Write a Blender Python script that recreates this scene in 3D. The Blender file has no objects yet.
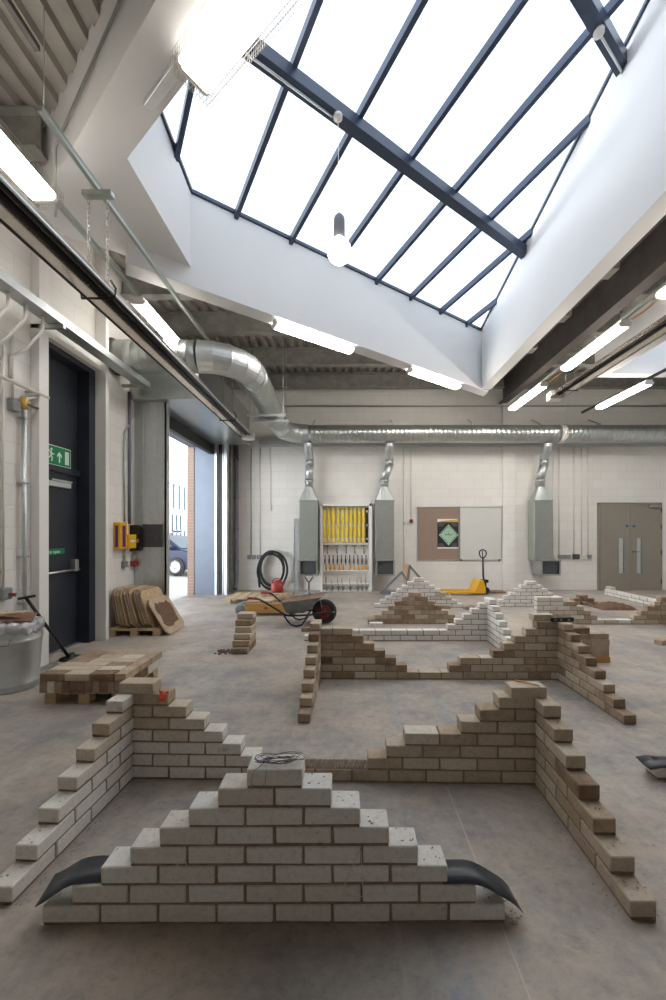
import bpy, math, random
from mathutils import Vector, Matrix
R = random.Random(7)
SC = bpy.context.scene
COL = SC.collection
CAMZ = 1.515
F = 380.0
def WX(px, Y): return (px - 347.0) / F * Y
def WZ(py, Y): return CAMZ + (533.0 - py) / F * Y
def PT(px, py, Y): return Vector((WX(px, Y), Y, WZ(py, Y)))

# ------------------------------------------------------------------ materials
def new_mat(name):
    m = bpy.data.materials.new(name); m.use_nodes = True
    nt = m.node_tree; nt.nodes.clear()
    out = nt.nodes.new('ShaderNodeOutputMaterial'); b = nt.nodes.new('ShaderNodeBsdfPrincipled')
    nt.links.new(b.outputs[0], out.inputs[0])
    return m, nt, b
def nd(nt, typ, **kw):
    n = nt.nodes.new(typ)
    for k, v in kw.items():
        if k.startswith('i_'): n.inputs[k[2:].replace('_', ' ')].default_value = v
        else: setattr(n, k, v)
    return n
def ramp(nt, src, stops):
    r = nt.nodes.new('ShaderNodeValToRGB'); nt.links.new(src, r.inputs[0])
    el = r.color_ramp.elements
    while len(el) < len(stops): el.new(0.5)
    for e, (p, c) in zip(el, stops):
        e.position = p; e.color = (c, c, c, 1) if isinstance(c, (int, float)) else (*c, 1)
    return r
def mix(nt, fac, a, b, mode='MIX'):
    n = nt.nodes.new('ShaderNodeMix'); n.data_type = 'RGBA'; n.blend_type = mode
    for sock, v in ((n.inputs[0], fac), (n.inputs[6], a), (n.inputs[7], b)):
        if hasattr(v, 'links') or isinstance(v, bpy.types.NodeSocket): nt.links.new(v, sock)
        elif isinstance(v, (int, float)): sock.default_value = v
        else: sock.default_value = (*v, 1)
    return n.outputs[2]
def bump(nt, b, h, strength=.2, dist=.01):
    n = nd(nt, 'ShaderNodeBump'); n.inputs['Strength'].default_value = strength; n.inputs['Distance'].default_value = dist
    nt.links.new(h, n.inputs['Height']); nt.links.new(n.outputs[0], b.inputs['Normal'])
def noise(nt, scale, detail=4, vec=None, rough=.55):
    n = nd(nt, 'ShaderNodeTexNoise'); n.inputs['Scale'].default_value = scale
    n.inputs['Detail'].default_value = detail; n.inputs['Roughness'].default_value = rough
    if vec is None: vec = nd(nt, 'ShaderNodeTexCoord').outputs['Object']
    nt.links.new(vec, n.inputs['Vector'])
    return n.outputs['Fac']
def plain(name, col, rough=.6, metal=0., var=.12, scale=9., bmp=0.):
    m, nt, b = new_mat(name)
    f = noise(nt, scale)
    dk = tuple(c * (1 - var) for c in col); lt = tuple(min(1, c * (1 + var)) for c in col)
    r = ramp(nt, f, [(.3, dk), (.7, lt)])
    nt.links.new(r.outputs[0], b.inputs['Base Color'])
    b.inputs['Roughness'].default_value = rough; b.inputs['Metallic'].default_value = metal
    if bmp: bump(nt, b, noise(nt, scale * 4), bmp)
    return m
def galv(name, col=(.50, .53, .52), rough=.34):
    m, nt, b = new_mat(name)
    v = nd(nt, 'ShaderNodeTexVoronoi'); v.inputs['Scale'].default_value = 16
    nt.links.new(nd(nt, 'ShaderNodeTexCoord').outputs['Object'], v.inputs['Vector'])
    bw = nd(nt, 'ShaderNodeRGBToBW'); nt.links.new(v.outputs['Color'], bw.inputs[0])
    r = ramp(nt, bw.outputs[0], [(0, tuple(c * .95 for c in col)), (1, tuple(c * 1.05 for c in col))])
    nt.links.new(r.outputs[0], b.inputs['Base Color'])
    rr = ramp(nt, noise(nt, 5), [(.3, rough * .92), (.7, rough * 1.1)])
    nt.links.new(rr.outputs[0], b.inputs['Roughness'])
    b.inputs['Metallic'].default_value = .88
    return m
def glow(name, col, s):
    m, nt, b = new_mat(name)
    b.inputs['Base Color'].default_value = (.9, .9, .88, 1); b.inputs['Emission Color'].default_value = (*col, 1)
    b.inputs['Emission Strength'].default_value = s; b.inputs['Roughness'].default_value = .4
    return m
def glass(name, tint, gloss=.05):
    m, nt, b = new_mat(name); nt.nodes.remove(b)
    out = [n for n in nt.nodes if n.type == 'OUTPUT_MATERIAL'][0]
    t = nd(nt, 'ShaderNodeBsdfTransparent'); t.inputs[0].default_value = (*tint, 1)
    g = nd(nt, 'ShaderNodeBsdfGlossy'); g.inputs['Roughness'].default_value = .05
    # a faint smear on the glass, so that reflection varies over the pane
    f = ramp(nt, noise(nt, 2.5), [(.3, gloss * .7), (.7, gloss * 1.3)])
    mx = nd(nt, 'ShaderNodeMixShader'); nt.links.new(f.outputs[0], mx.inputs[0])
    nt.links.new(t.outputs[0], mx.inputs[1]); nt.links.new(g.outputs[0], mx.inputs[2])
    nt.links.new(mx.outputs[0], out.inputs[0])
    return m
def blockwork(name, axes, col, w=.45, h=.225, joint=.012, amt=.13, bstr=.4):
    m, nt, b = new_mat(name)
    tc = nd(nt, 'ShaderNodeTexCoord').outputs['Object']
    s = nd(nt, 'ShaderNodeSeparateXYZ'); nt.links.new(tc, s.inputs[0])
    c = nd(nt, 'ShaderNodeCombineXYZ')
    nt.links.new(s.outputs[axes[0]], c.inputs[0]); nt.links.new(s.outputs[axes[1]], c.inputs[1])
    br = nd(nt, 'ShaderNodeTexBrick'); nt.links.new(c.outputs[0], br.inputs['Vector'])
    br.inputs['Scale'].default_value = 1; br.inputs['Brick Width'].default_value = w; br.inputs['Row Height'].default_value = h
    br.inputs['Mortar Size'].default_value = joint / 2; br.inputs['Mortar Smooth'].default_value = .3
    br.inputs['Color1'].default_value = (1, 1, 1, 1); br.inputs['Color2'].default_value = (.95, .95, .95, 1)
    br.inputs['Mortar'].default_value = (1 - amt,) * 3 + (1,)
    f = ramp(nt, noise(nt, 1.3, 6), [(.3, tuple(x * .93 for x in col)), (.7, col)])
    nt.links.new(mix(nt, 1., f.outputs[0], br.outputs['Color'], 'MULTIPLY'), b.inputs['Base Color'])
    b.inputs['Roughness'].default_value = .6
    inv = nd(nt, 'ShaderNodeMath', operation='SUBTRACT'); inv.inputs[0].default_value = 1; nt.links.new(br.outputs['Fac'], inv.inputs[1])
    bump(nt, b, inv.outputs[0], bstr, .006)
    return m
def brick_mat():
    m, nt, b = new_mat('calcium_silicate_brick')
    tone = nd(nt, 'ShaderNodeAttribute', attribute_name='tone').outputs['Fac']
    rnd = nd(nt, 'ShaderNodeAttribute', attribute_name='seed').outputs['Fac']
    tc = nd(nt, 'ShaderNodeTexCoord').outputs['Object']
    off = nd(nt, 'ShaderNodeVectorMath', operation='ADD'); nt.links.new(tc, off.inputs[0])
    mul = nd(nt, 'ShaderNodeMath', operation='MULTIPLY'); mul.inputs[1].default_value = 37.; nt.links.new(rnd, mul.inputs[0])
    nt.links.new(mul.outputs[0], off.inputs[1])
    v = off.outputs[0]
    base = ramp(nt, tone, [(0., (.78, .77, .745)), (.3, (.56, .485, .385)), (.62, (.35, .245, .16)), (1., (.165, .09, .05))])
    big = ramp(nt, noise(nt, 9, 5, v, .65), [(.38, 0.), (.66, 1.)])
    lighter = mix(nt, .5, base.outputs[0], (.64, .56, .46))
    # dried mortar smeared over used bricks: lighter film on brown ones, brown film on white ones
    k = nd(nt, 'ShaderNodeMath', operation='MULTIPLY'); nt.links.new(big.outputs[0], k.inputs[0])
    kr = ramp(nt, tone, [(0., .05), (.25, .35), (.6, .95), (1., .35)]); nt.links.new(kr.outputs[0], k.inputs[1])
    c1 = mix(nt, k.outputs[0], base.outputs[0], lighter)
    stain = ramp(nt, noise(nt, 14, 6, v, .7), [(.60, 0.), (.72, 1.)])
    st = nd(nt, 'ShaderNodeMath', operation='MULTIPLY'); nt.links.new(stain.outputs[0], st.inputs[0])
    sr = ramp(nt, tone, [(0., .34), (.3, .65), (1., .7)]); nt.links.new(sr.outputs[0], st.inputs[1])
    c2 = mix(nt, st.outputs[0], c1, (.22, .14, .09))
    fine = ramp(nt, noise(nt, 48, 6, v, .75), [(.30, .80), (.5, 1.0), (.72, 1.10)])
    c2 = mix(nt, 1., c2, fine.outputs[0], 'MULTIPLY')
    speck = ramp(nt, noise(nt, 33, 3, v, .6), [(.66, 0.), (.72, .7)])
    sk = nd(nt, 'ShaderNodeMath', operation='MULTIPLY'); nt.links.new(speck.outputs[0], sk.inputs[0]); nt.links.new(sr.outputs[0], sk.inputs[1])
    c2 = mix(nt, sk.outputs[0], c2, (.15, .095, .06))
    nt.links.new(c2, b.inputs['Base Color'])
    b.inputs['Roughness'].default_value = .85
    bump(nt, b, noise(nt, 60, 5, v, .7), .25, .004)
    return m
def floor_mat():
    m, nt, b = new_mat('concrete_floor')
    tc = nd(nt, 'ShaderNodeTexCoord').outputs['Object']
    a = ramp(nt, noise(nt, .5, 7, tc, .62), [(.34, (.26, .256, .252)), (.5, (.365, .344, .322)), (.66, (.48, .44, .39))])
    d = ramp(nt, noise(nt, 2.6, 9, tc, .72), [(.36, (.72, .73, .76)), (.64, (1.18, 1.12, 1.05))])
    c = mix(nt, 1., a.outputs[0], d.outputs[0], 'MULTIPLY')
    mp = nd(nt, 'ShaderNodeMapping'); mp.inputs['Scale'].default_value = (1.0, 2.6, 1.0); mp.inputs['Rotation'].default_value = (0, 0, .7)
    nt.links.new(tc, mp.inputs[0])
    dust = ramp(nt, noise(nt, .8, 8, mp.outputs[0], .68), [(.46, 0.), (.68, .85)])
    c = mix(nt, dust.outputs[0], c, (.50, .405, .325))
    scuff = ramp(nt, noise(nt, 6, 9, mp.outputs[0], .78), [(.56, 0.), (.68, .6)])
    c = mix(nt, scuff.outputs[0], c, (.17, .165, .17))
    fine = ramp(nt, noise(nt, 17, 9, tc, .8), [(.34, .80), (.5, 1.0), (.68, 1.14)])
    c = mix(nt, 1., c, fine.outputs[0], 'MULTIPLY')
    mp2 = nd(nt, 'ShaderNodeMapping'); mp2.inputs['Scale'].default_value = (7.0, .9, 1.0); mp2.inputs['Rotation'].default_value = (0, 0, -.9)
    nt.links.new(tc, mp2.inputs[0])
    drag = ramp(nt, noise(nt, 1.6, 7, mp2.outputs[0], .75), [(.56, 0.), (.70, .45)])
    c = mix(nt, drag.outputs[0], c, (.50, .43, .35))
    pale = ramp(nt, noise(nt, 3.1, 8, mp.outputs[0], .75), [(.60, 0.), (.72, .5)])
    c = mix(nt, pale.outputs[0], c, (.62, .58, .53))
    # blue chalk smudges
    s = nd(nt, 'ShaderNodeSeparateXYZ'); nt.links.new(tc, s.inputs[0])
    def band(sock, lo, hi, soft):
        r1 = nd(nt, 'ShaderNodeMapRange', clamp=True); nt.links.new(sock, r1.inputs[0])
        r1.inputs[1].default_value = lo - soft; r1.inputs[2].default_value = lo
        r2 = nd(nt, 'ShaderNodeMapRange', clamp=True); nt.links.new(sock, r2.inputs[0])
        r2.inputs[1].default_value = hi; r2.inputs[2].default_value = hi + soft; r2.inputs[3].default_value = 1; r2.inputs[4].default_value = 0
        q = nd(nt, 'ShaderNodeMath', operation='MULTIPLY'); nt.links.new(r1.outputs[0], q.inputs[0]); nt.links.new(r2.outputs[0], q.inputs[1])
        return q.outputs[0]
    def mulv(x, y):
        q = nd(nt, 'ShaderNodeMath', operation='MULTIPLY')
        for i, z in enumerate((x, y)):
            if isinstance(z, float): q.inputs[i].default_value = z
            else: nt.links.new(z, q.inputs[i])
        return q.outputs[0]
    grain = ramp(nt, noise(nt, 22, 6, tc, .7), [(.42, 0.), (.62, 1.)])
    for lo, hi, y0, y1 in ((.30, .34, 1.62, 1.95), (.36, .40, 1.15, 1.3), (.38, .44, 3.0, 3.6), (.80, .84, 2.9, 3.5)):
        k = mulv(mulv(band(s.outputs[0], lo, hi, .05), band(s.outputs[1], y0, y1, .12)), mulv(grain.outputs[0], .6))
        c = mix(nt, k, c, (.17, .25, .34))
    # saw-cut joint
    c = mix(nt, mulv(mulv(band(s.outputs[0], .594, .598, .003), band(s.outputs[1], -3., 2.24, .02)), .55), c, (.62, .56, .48))
    nt.links.new(c, b.inputs['Base Color'])
    rr = ramp(nt, noise(nt, 1.4, 5, tc), [(.35, .38), (.65, .62)])
    nt.links.new(rr.outputs[0], b.inputs['Roughness'])
    b.inputs['Specular IOR Level'].default_value = .45
    bump(nt, b, noise(nt, 18, 8, tc, .7), .12, .01)
    return m
def wood(name, a, bcol, axis=0, sc=14):
    m, nt, b = new_mat(name)
    tc = nd(nt, 'ShaderNodeTexCoord').outputs['Object']
    mp = nd(nt, 'ShaderNodeMapping'); s = [sc, sc, sc]; s[axis] = sc * .08; mp.inputs['Scale'].default_value = s
    nt.links.new(tc, mp.inputs[0])
    r = ramp(nt, noise(nt, 1.5, 6, mp.outputs[0], .6), [(.3, a), (.7, bcol)])
    nt.links.new(r.outputs[0], b.inputs['Base Color']); b.inputs['Roughness'].default_value = .75
    return m
MAT = dict(
    brick=brick_mat(), mortar=plain('mortar', (.25, .19, .145), .95, 0, .25, 25, .4),
    floor=floor_mat(),
    wall_b=blockwork('painted_blockwork_back', (0, 2), (.83, .81, .77)),
    wall_l=blockwork('painted_blockwork_side', (1, 2), (.83, .81, .77)),
    paint=plain('white_wall_paint', (.82, .805, .78), .55, 0, .03, 2),
    lining=plain('well_lining_paint', (.73, .73, .735), .6, 0, .02, 1.5),
    deck=plain('roof_deck_metal', (.34, .315, .285), .5, .15, .10, 3),
    steel=plain('painted_structural_steel', (.085, .076, .070), .55, .2, .2, 4),
    steel_g=plain('galvanised_purlin_steel', (.30, .295, .27), .5, .3, .2, 6),
    alu=plain('blue_grey_powder_coat', (.045, .062, .10), .35, .3, .1, 3),
    galv=galv('galvanised_steel'), galvd=galv('dull_galvanised_steel', (.46, .49, .46), .42),
    galvl=galv('bright_galvanised_steel', (.60, .63, .64), .43),
    navy=plain('navy_door_paint', (.024, .029, .041), .38, 0, .15, 3),
    taupe=plain('taupe_door_paint', (.27, .24, .20), .45, 0, .05, 2),
    white=plain('white_enamel', (.80, .79, .76), .45, 0, .04, 4),
    pvc=plain('white_plastic', (.72, .70, .66), .4, 0, .05, 5),
    grey=plain('grey_plastic', (.24, .25, .26), .5, 0, .1, 6),
    slate=plain('grey_blue_pipe', (.17, .18, .21), .5, 0, .1, 6),
    black=plain('black_plastic', (.012, .012, .013), .45, 0, .2, 6),
    rubber=plain('black_rubber', (.02, .02, .02), .7, 0, .2, 10),
    yellow=plain('yellow_paint', (.75, .40, .02), .45, 0, .08, 5),
    lemon=plain('lemon_yellow_paint', (.80, .58, .03), .4, 0, .06, 8),
    orange=wood('orange_stained_plywood', (.50, .25, .06), (.68, .38, .12), 0, 10),
    red=plain('red_paint', (.33, .035, .03), .45, 0, .15, 7),
    darkred=plain('dark_red_paint', (.20, .015, .02), .5, 0, .2, 9),
    ptim=wood('pallet_timber', (.42, .30, .17), (.62, .47, .30), 0, 12),
    board=wood('chipboard_edge', (.22, .15, .095), (.46, .35, .25), 2, 30),
    face=plain('board_face', (.47, .36, .255), .8, 0, .15, 10),
    ply=wood('pale_plywood', (.52, .36, .20), (.68, .50, .31), 2, 14),
    handle=plain('timber_handle', (.70, .33, .08), .5, 0, .15, 20),
    hdark=plain('dark_timber_handle', (.22, .11, .05), .6, 0, .2, 20),
    toolsteel=plain('tool_steel', (.30, .30, .30), .4, .8, .2, 20),
    toolgrey=plain('dark_tool_steel', (.09, .095, .10), .5, .4, .2, 20),
    chrome=galv('polished_reflector', (.80, .74, .68), .22),
    iron=plain('black_heater_tube', (.022, .018, .018), .5, .3, .2, 5),
    dpc=plain('black_damp_proof_plastic', (.045, .05, .058), .36, 0, .25, 14, .1),
    wire=plain('stainless_wire', (.42, .40, .37), .35, .8, .1, 20),
    pin=plain('brown_pinboard_felt', (.31, .225, .175), .9, 0, .05, 30),
    wb=plain('whiteboard_enamel', (.66, .66, .63), .3, 0, .02, 3),
    pblack=plain('poster_black', (.02, .02, .022), .4, 0, .1, 9),
    pgreen=plain('poster_green', (.36, .56, .42), .5, 0, .08, 12),
    gold=plain('poster_gold', (.62, .38, .08), .5, 0, .1, 12),
    paper=plain('white_paper', (.82, .81, .79), .6, 0, .03, 9),
    sgreen=plain('exit_sign_green', (0., .24, .09), .4, 0, .05, 9),
    swhite=plain('exit_sign_white', (.80, .88, .80), .4, 0, .03, 9),
    blue=plain('sign_blue', (.02, .12, .45), .4, 0, .1, 9),
    purple=plain('purple_label', (.10, .02, .12), .5, 0, .1, 9),
    tube=glow('fluorescent_diffuser', (1., .94, .86), 27.), tube1=glow('dimmed_near_diffuser', (1., .94, .86), 5.), tube2=glow('dimmed_left_diffuser', (1., .94, .86), 15.), bulb=glow('pendant_bulb_glass', (1., .97, .92), 6.),  # near and left-wall diffusers are dimmed copies, to darken the floor and wall there
    glass=glass('rooflight_glass', (.97, .985, 1.)), vision=glass('vision_glass', (.9, .92, .9), .35),
    tray=plain('grey_barrow_steel', (.235, .25, .25), .5, .3, .2, 9), rust=plain('rusty_mortar_crust', (.38, .23, .15), .85, 0, .25, 14),
    dirt=plain('brown_dirt', (.16, .095, .06), .95, 0, .3, 30, .5),
    crumb=plain('mortar_crumb', (.33, .24, .17), .95, 0, .3, 30),
    bag=plain('clear_plastic_bag', (.50, .52, .54), .25, 0, .2, 10), card=plain('brown_cardboard', (.20, .11, .07), .85, 0, .15, 8),
    tan=plain('tan_sack', (.40, .27, .15), .9, 0, .2, 9),
    carblue=plain('car_blue_paint', (.008, .016, .050), .25, .2, .05, 4), carglass=plain('car_window', (.05, .07, .09), .08, 0, .1, 3),
    silver=plain('silver_alloy', (.6, .6, .6), .3, .8, .05, 5), lamp=plain('headlamp_lens', (.75, .78, .8), .1, 0, .05, 5),
    facade=blockwork('pale_brick_facade', (1, 2), (.24, .18, .15), .225, .075, .012, -.15, .2),
    revb=blockwork('pale_brick_pier', (1, 2), (.30, .20, .15), .225, .075, .012, -.25, .2),
    reveal=plain('blue_grey_reveal', (.13, .16, .21), .4, .2, .06, 4),
    win=plain('blue_window_glass', (.05, .10, .16), .1, 0, .2, .6), pave=plain('pale_paving', (.50, .49, .47), .8, 0, .06, 3),
    cable=plain('orange_cable', (.60, .27, .05), .5, 0, .1, 9), redtag=plain('red_tape', (.75, .07, .03), .5, 0, .1, 9),
)

# ------------------------------------------------------------------ mesh builder
class MB:
    def __init__(s): s.v = []; s.f = []; s.m = []; s.t = []; s.r = []; s.sm = []
    def add(s, vs, fs, mi=0, tone=0., seed=0., smooth=False):
        o = len(s.v); s.v += [Vector(v) for v in vs]
        for f in fs:
            s.f.append(tuple(o + i for i in f)); s.m.append(mi); s.t.append(tone); s.r.append(seed); s.sm.append(smooth)
        return s
    def box(s, x0, y0, z0, x1, y1, z1, mi=0, M=None, **k):
        vs = [Vector((x, y, z)) for z in (z0, z1) for y in (y0, y1) for x in (x0, x1)]
        if M: vs = [M @ v for v in vs]
        return s.add(vs, [(0, 2, 3, 1), (4, 5, 7, 6), (0, 1, 5, 4), (2, 6, 7, 3), (0, 4, 6, 2), (1, 3, 7, 5)], mi, **k)
    def cbox(s, x0, y0, z0, x1, y1, z1, c=.004, mi=0, M=None, jit=0., **k):
        # box with chamfered edges and corners
        cx, cy, cz = (x0+x1)/2, (y0+y1)/2, (z0+z1)/2
        h = Vector((abs(x1-x0)/2, abs(y1-y0)/2, abs(z1-z0)/2)); c = min(c, *(x*.45 for x in h))
        vs = []; idx = {}
        for sx in (-1, 1):
            for sy in (-1, 1):
                for sz in (-1, 1):
                    j = Vector((R.uniform(-jit, jit), R.uniform(-jit, jit), R.uniform(-jit, jit))) if jit else Vector()
                    for a in range(3):
                        d = [h.x-c, h.y-c, h.z-c]; d[a] = h[a]
                        p = Vector((cx+sx*d[0], cy+sy*d[1], cz+sz*d[2])) + j
                        idx[(sx, sy, sz, a)] = len(vs); vs.append(M @ p if M else p)
        fs = []
        I = idx
        for a in range(3):
            b_, c_ = (a+1) % 3, (a+2) % 3
            for sa in (-1, 1):
                q = []
                for sb, sc in ((-1, -1), (1, -1), (1, 1), (-1, 1)):
                    t = [0, 0, 0]; t[a] = sa; t[b_] = sb; t[c_] = sc; q.append(I[(*t, a)])
                fs.append(tuple(q if sa > 0 else q[::-1]))
        for a in range(3):                                   # edges along axis a
            b_, c_ = (a+1) % 3, (a+2) % 3
            for sb in (-1, 1):
                for sc in (-1, 1):
                    t0 = [0, 0, 0]; t0[a] = -1; t0[b_] = sb; t0[c_] = sc; t1 = list(t0); t1[a] = 1
                    q = (I[(*t0, b_)], I[(*t1, b_)], I[(*t1, c_)], I[(*t0, c_)])
                    fs.append(q if sb*sc < 0 else q[::-1])
        for sx in (-1, 1):
            for sy in (-1, 1):
                for sz in (-1, 1):
                    q = tuple(I[(sx, sy, sz, a)] for a in range(3)); fs.append(q if sx*sy*sz > 0 else q[::-1])
        return s.add(vs, fs, mi, **k)
    def prism(s, poly, z0, z1, mi=0, **k):
        # poly in plan; z0/z1 numbers or functions of x, y
        f0 = z0 if callable(z0) else (lambda x, y: z0); f1 = z1 if callable(z1) else (lambda x, y: z1)
        n = len(poly); A = sum(poly[i][0]*poly[(i+1) % n][1]-poly[(i+1) % n][0]*poly[i][1] for i in range(n))
        if A < 0: poly = poly[::-1]
        vs = [(x, y, f0(x, y)) for x, y in poly] + [(x, y, f1(x, y)) for x, y in poly]
        fs = [tuple(range(n))[::-1], tuple(range(n, 2*n))] + [(i, (i+1) % n, n+(i+1) % n, n+i) for i in range(n)]
        return s.add(vs, fs, mi, **k)
    def extr(s, prof, org, ux, uy, ax, mi=0, **k):
        # prof 2D polygon in (ux, uy) at org, extruded along ax
        org, ux, uy, ax = map(Vector, (org, ux, uy, ax)); n = len(prof)
        a = [org+ux*p[0]+uy*p[1] for p in prof]; vs = a+[p+ax for p in a]
        fs = [tuple(range(n))[::-1], tuple(range(n, 2*n))] + [(i, (i+1) % n, n+(i+1) % n, n+i) for i in range(n)]
        if ux.cross(uy).dot(ax) < 0: fs = [f[::-1] for f in fs]
        return s.add(vs, fs, mi, **k)
    def tube(s, pts, r, n=10, mi=0, caps=True, closed=False, smooth=True, **k):
        pts = [Vector(p) for p in pts]; N = len(pts)
        rs = r if isinstance(r, (list, tuple)) else [r]*N
        tang = []
        for i in range(N):
            if closed: d = pts[(i+1) % N]-pts[i-1]
            else: d = (pts[min(i+1, N-1)]-pts[max(i-1, 0)])
            tang.append(d.normalized() if d.length > 1e-9 else Vector((0, 0, 1)))
        t = tang[0]; up = Vector((0, 0, 1)) if abs(t.z) < .9 else Vector((1, 0, 0))
        nrm = (up-t*up.dot(t)).normalized(); vs = []
        for i in range(N):
            t = tang[i]; nrm = (nrm-t*nrm.dot(t)).normalized(); b = t.cross(nrm)
            for j in range(n):
                a = 2*math.pi*j/n; vs.append(pts[i]+(nrm*math.cos(a)+b*math.sin(a))*rs[i])
        fs = []
        for i in range(N if closed else N-1):
            i2 = (i+1) % N
            for j in range(n): fs.append((i*n+j, i*n+(j+1) % n, i2*n+(j+1) % n, i2*n+j))
        s.add(vs, fs, mi, smooth=smooth, **k)
        if caps and not closed:
            o = len(s.v)-len(vs)
            for f in (tuple(range(n))[::-1], tuple((N-1)*n+j for j in range(n))):
                s.f.append(tuple(o+i for i in f)); s.m.append(mi); s.t.append(0.); s.r.append(0.); s.sm.append(False)
        return s
    def cyl(s, a, b, r, n=16, mi=0, **k): return s.tube([a, b], r, n, mi, smooth=True, **k)
    def lathe(s, prof, c, axis=(0, 0, 1), n=24, mi=0, smooth=True, **k):
        ax = Vector(axis).normalized(); u = ax.orthogonal().normalized(); w = ax.cross(u); c = Vector(c); vs = []
        for r, h in prof:
            for j in range(n):
                a = 2*math.pi*j/n; vs.append(c+ax*h+(u*math.cos(a)+w*math.sin(a))*max(r, 1e-4))
        fs = []
        for i in range(len(prof)-1):
            for j in range(n): fs.append((i*n+j, i*n+(j+1) % n, (i+1)*n+(j+1) % n, (i+1)*n+j))
        return s.add(vs, fs, mi, smooth=smooth, **k)
    def sheet(s, rows, th=.002, mi=0, smooth=True, **k):
        # a grid of points given some thickness along its normals
        nr, nc = len(rows), len(rows[0]); P = [[Vector(p) for p in r] for r in rows]; top = []; bot = []
        for i in range(nr):
            for j in range(nc):
                a = P[min(i+1, nr-1)][j]-P[max(i-1, 0)][j]; b = P[i][min(j+1, nc-1)]-P[i][max(j-1, 0)]
                nn = a.cross(b); nn = nn.normalized() if nn.length > 1e-12 else Vector((0, 0, 1))
                top.append(P[i][j]+nn*th/2); bot.append(P[i][j]-nn*th/2)
        vs = top+bot; o = nr*nc; fs = []
        for i in range(nr-1):
            for j in range(nc-1):
                q = (i*nc+j, (i+1)*nc+j, (i+1)*nc+j+1, i*nc+j+1); fs.append(q); fs.append(tuple(o+x for x in q[::-1]))
        for i in range(nr-1):
            for j in (0, nc-1):
                q = (i*nc+j, (i+1)*nc+j, o+(i+1)*nc+j, o+i*nc+j); fs.append(q if j else q[::-1])
        for j in range(nc-1):
            for i in (0, nr-1):
                q = (i*nc+j, i*nc+j+1, o+i*nc+j+1, o+i*nc+j); fs.append(q if not i else q[::-1])
        return s.add(vs, fs, mi, smooth=smooth, **k)

ROOTM = {}
def setp(o, label=None, cat=None, group=None, kind=None):
    if label: o['label'] = label
    if cat: o['category'] = cat
    if group: o['group'] = group
    if kind: o['kind'] = kind
    return o
def thing(name, label, cat, loc=(0, 0, 0), rz=0., group=None, kind=None):
    o = bpy.data.objects.new(name, None); COL.objects.link(o); o.location = loc; o.rotation_euler = (0, 0, rz)
    o.empty_display_size = .1
    ROOTM[o.name] = Matrix.Translation(Vector(loc)) @ Matrix.Rotation(rz, 4, 'Z')
    return setp(o, label, cat, group, kind)
def build(mb, name, mats, parent=None, loc=None, local=False, label=None):
    """links mb (world coordinates, or the parent's own when local) as one mesh object"""
    me = bpy.data.meshes.new(name)
    if parent is not None:
        Mi = ROOTM[parent.name].inverted(); 
        vs = mb.v if local else [Mi @ v for v in mb.v]
    else:
        L = Vector(loc) if loc is not None else Vector((0, 0, 0)); vs = [v-L for v in mb.v]
    me.from_pydata([tuple(v) for v in vs], [], mb.f); me.update()
    if not isinstance(mats, (list, tuple)): mats = [mats]
    for m in mats: me.materials.append(MAT[m] if isinstance(m, str) else m)
    me.polygons.foreach_set('material_index', mb.m); me.polygons.foreach_set('use_smooth', mb.sm)
    if any(mb.t) or any(mb.r):
        for nm, dat in (('tone', mb.t), ('seed', mb.r)):
            at = me.attributes.new(nm, 'FLOAT', 'FACE'); at.data.foreach_set('value', dat)
    o = bpy.data.objects.new(name, me); COL.objects.link(o)
    if parent is not None:
        o.parent = parent; ROOTM[o.name] = ROOTM[parent.name]
    elif loc is not None: o.location = loc
    if parent is None: ROOTM[o.name] = Matrix.Translation(Vector(loc or (0, 0, 0)))
    if label: o['label'] = label
    return o
def single(mb, name, mats, label, cat, loc, group=None, kind=None):
    return setp(build(mb, name, mats, None, loc), label, cat, group, kind)
def struct(mb, name, mats, parent=None):
    o = build(mb, name, mats, parent)
    if parent is None: o['kind'] = 'structure'
    return o
def copy_thing(root, M):
    """a copy of a thing with copies of its parts, moved by the world matrix M"""
    r = root.copy(); COL.objects.link(r); base = ROOTM[root.name]; r.matrix_world = M @ base; ROOTM[r.name] = M @ base
    for ch in list(root.children):
        c = ch.copy(); COL.objects.link(c); c.parent = r; ROOTM[c.name] = ROOTM[r.name]
        for g in list(ch.children):
            d = g.copy(); COL.objects.link(d); d.parent = c; ROOTM[d.name] = ROOTM[r.name]
    return r
def text_mesh(name, body, size, mat, parent, origin, right, up, align='LEFT', depth=.001):
    cu = bpy.data.curves.new(name, 'FONT'); cu.body = body; cu.size = size; cu.align_x = align; cu.extrude = depth
    t = bpy.data.objects.new(name+'_src', cu); COL.objects.link(t)
    dg = bpy.context.evaluated_depsgraph_get(); me = bpy.data.meshes.new_from_object(t.evaluated_get(dg))
    bpy.data.objects.remove(t); bpy.data.curves.remove(cu)
    right, up = Vector(right), Vector(up); nn = right.cross(up); o_ = Vector(origin)
    mb = MB(); mb.add([o_+right*v.co.x+up*v.co.y+nn*v.co.z for v in me.vertices], [tuple(p.vertices) for p in me.polygons])
    bpy.data.meshes.remove(me)
    return build(mb, name, mat, parent)
def bez(p0, p1, p2, p3, n=12):
    p0, p1, p2, p3 = map(Vector, (p0, p1, p2, p3)); out = []
    for i in range(n+1):
        t = i/n; out.append(p0*(1-t)**3+p1*3*t*(1-t)**2+p2*3*t*t*(1-t)+p3*t**3)
    return out
ORD = ['first', 'second', 'third', 'fourth', 'fifth', 'sixth', 'seventh', 'eighth', 'ninth', 'tenth', 'eleventh', 'twelfth', 'thirteenth', 'fourteenth', 'fifteenth', 'sixteenth']

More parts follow.
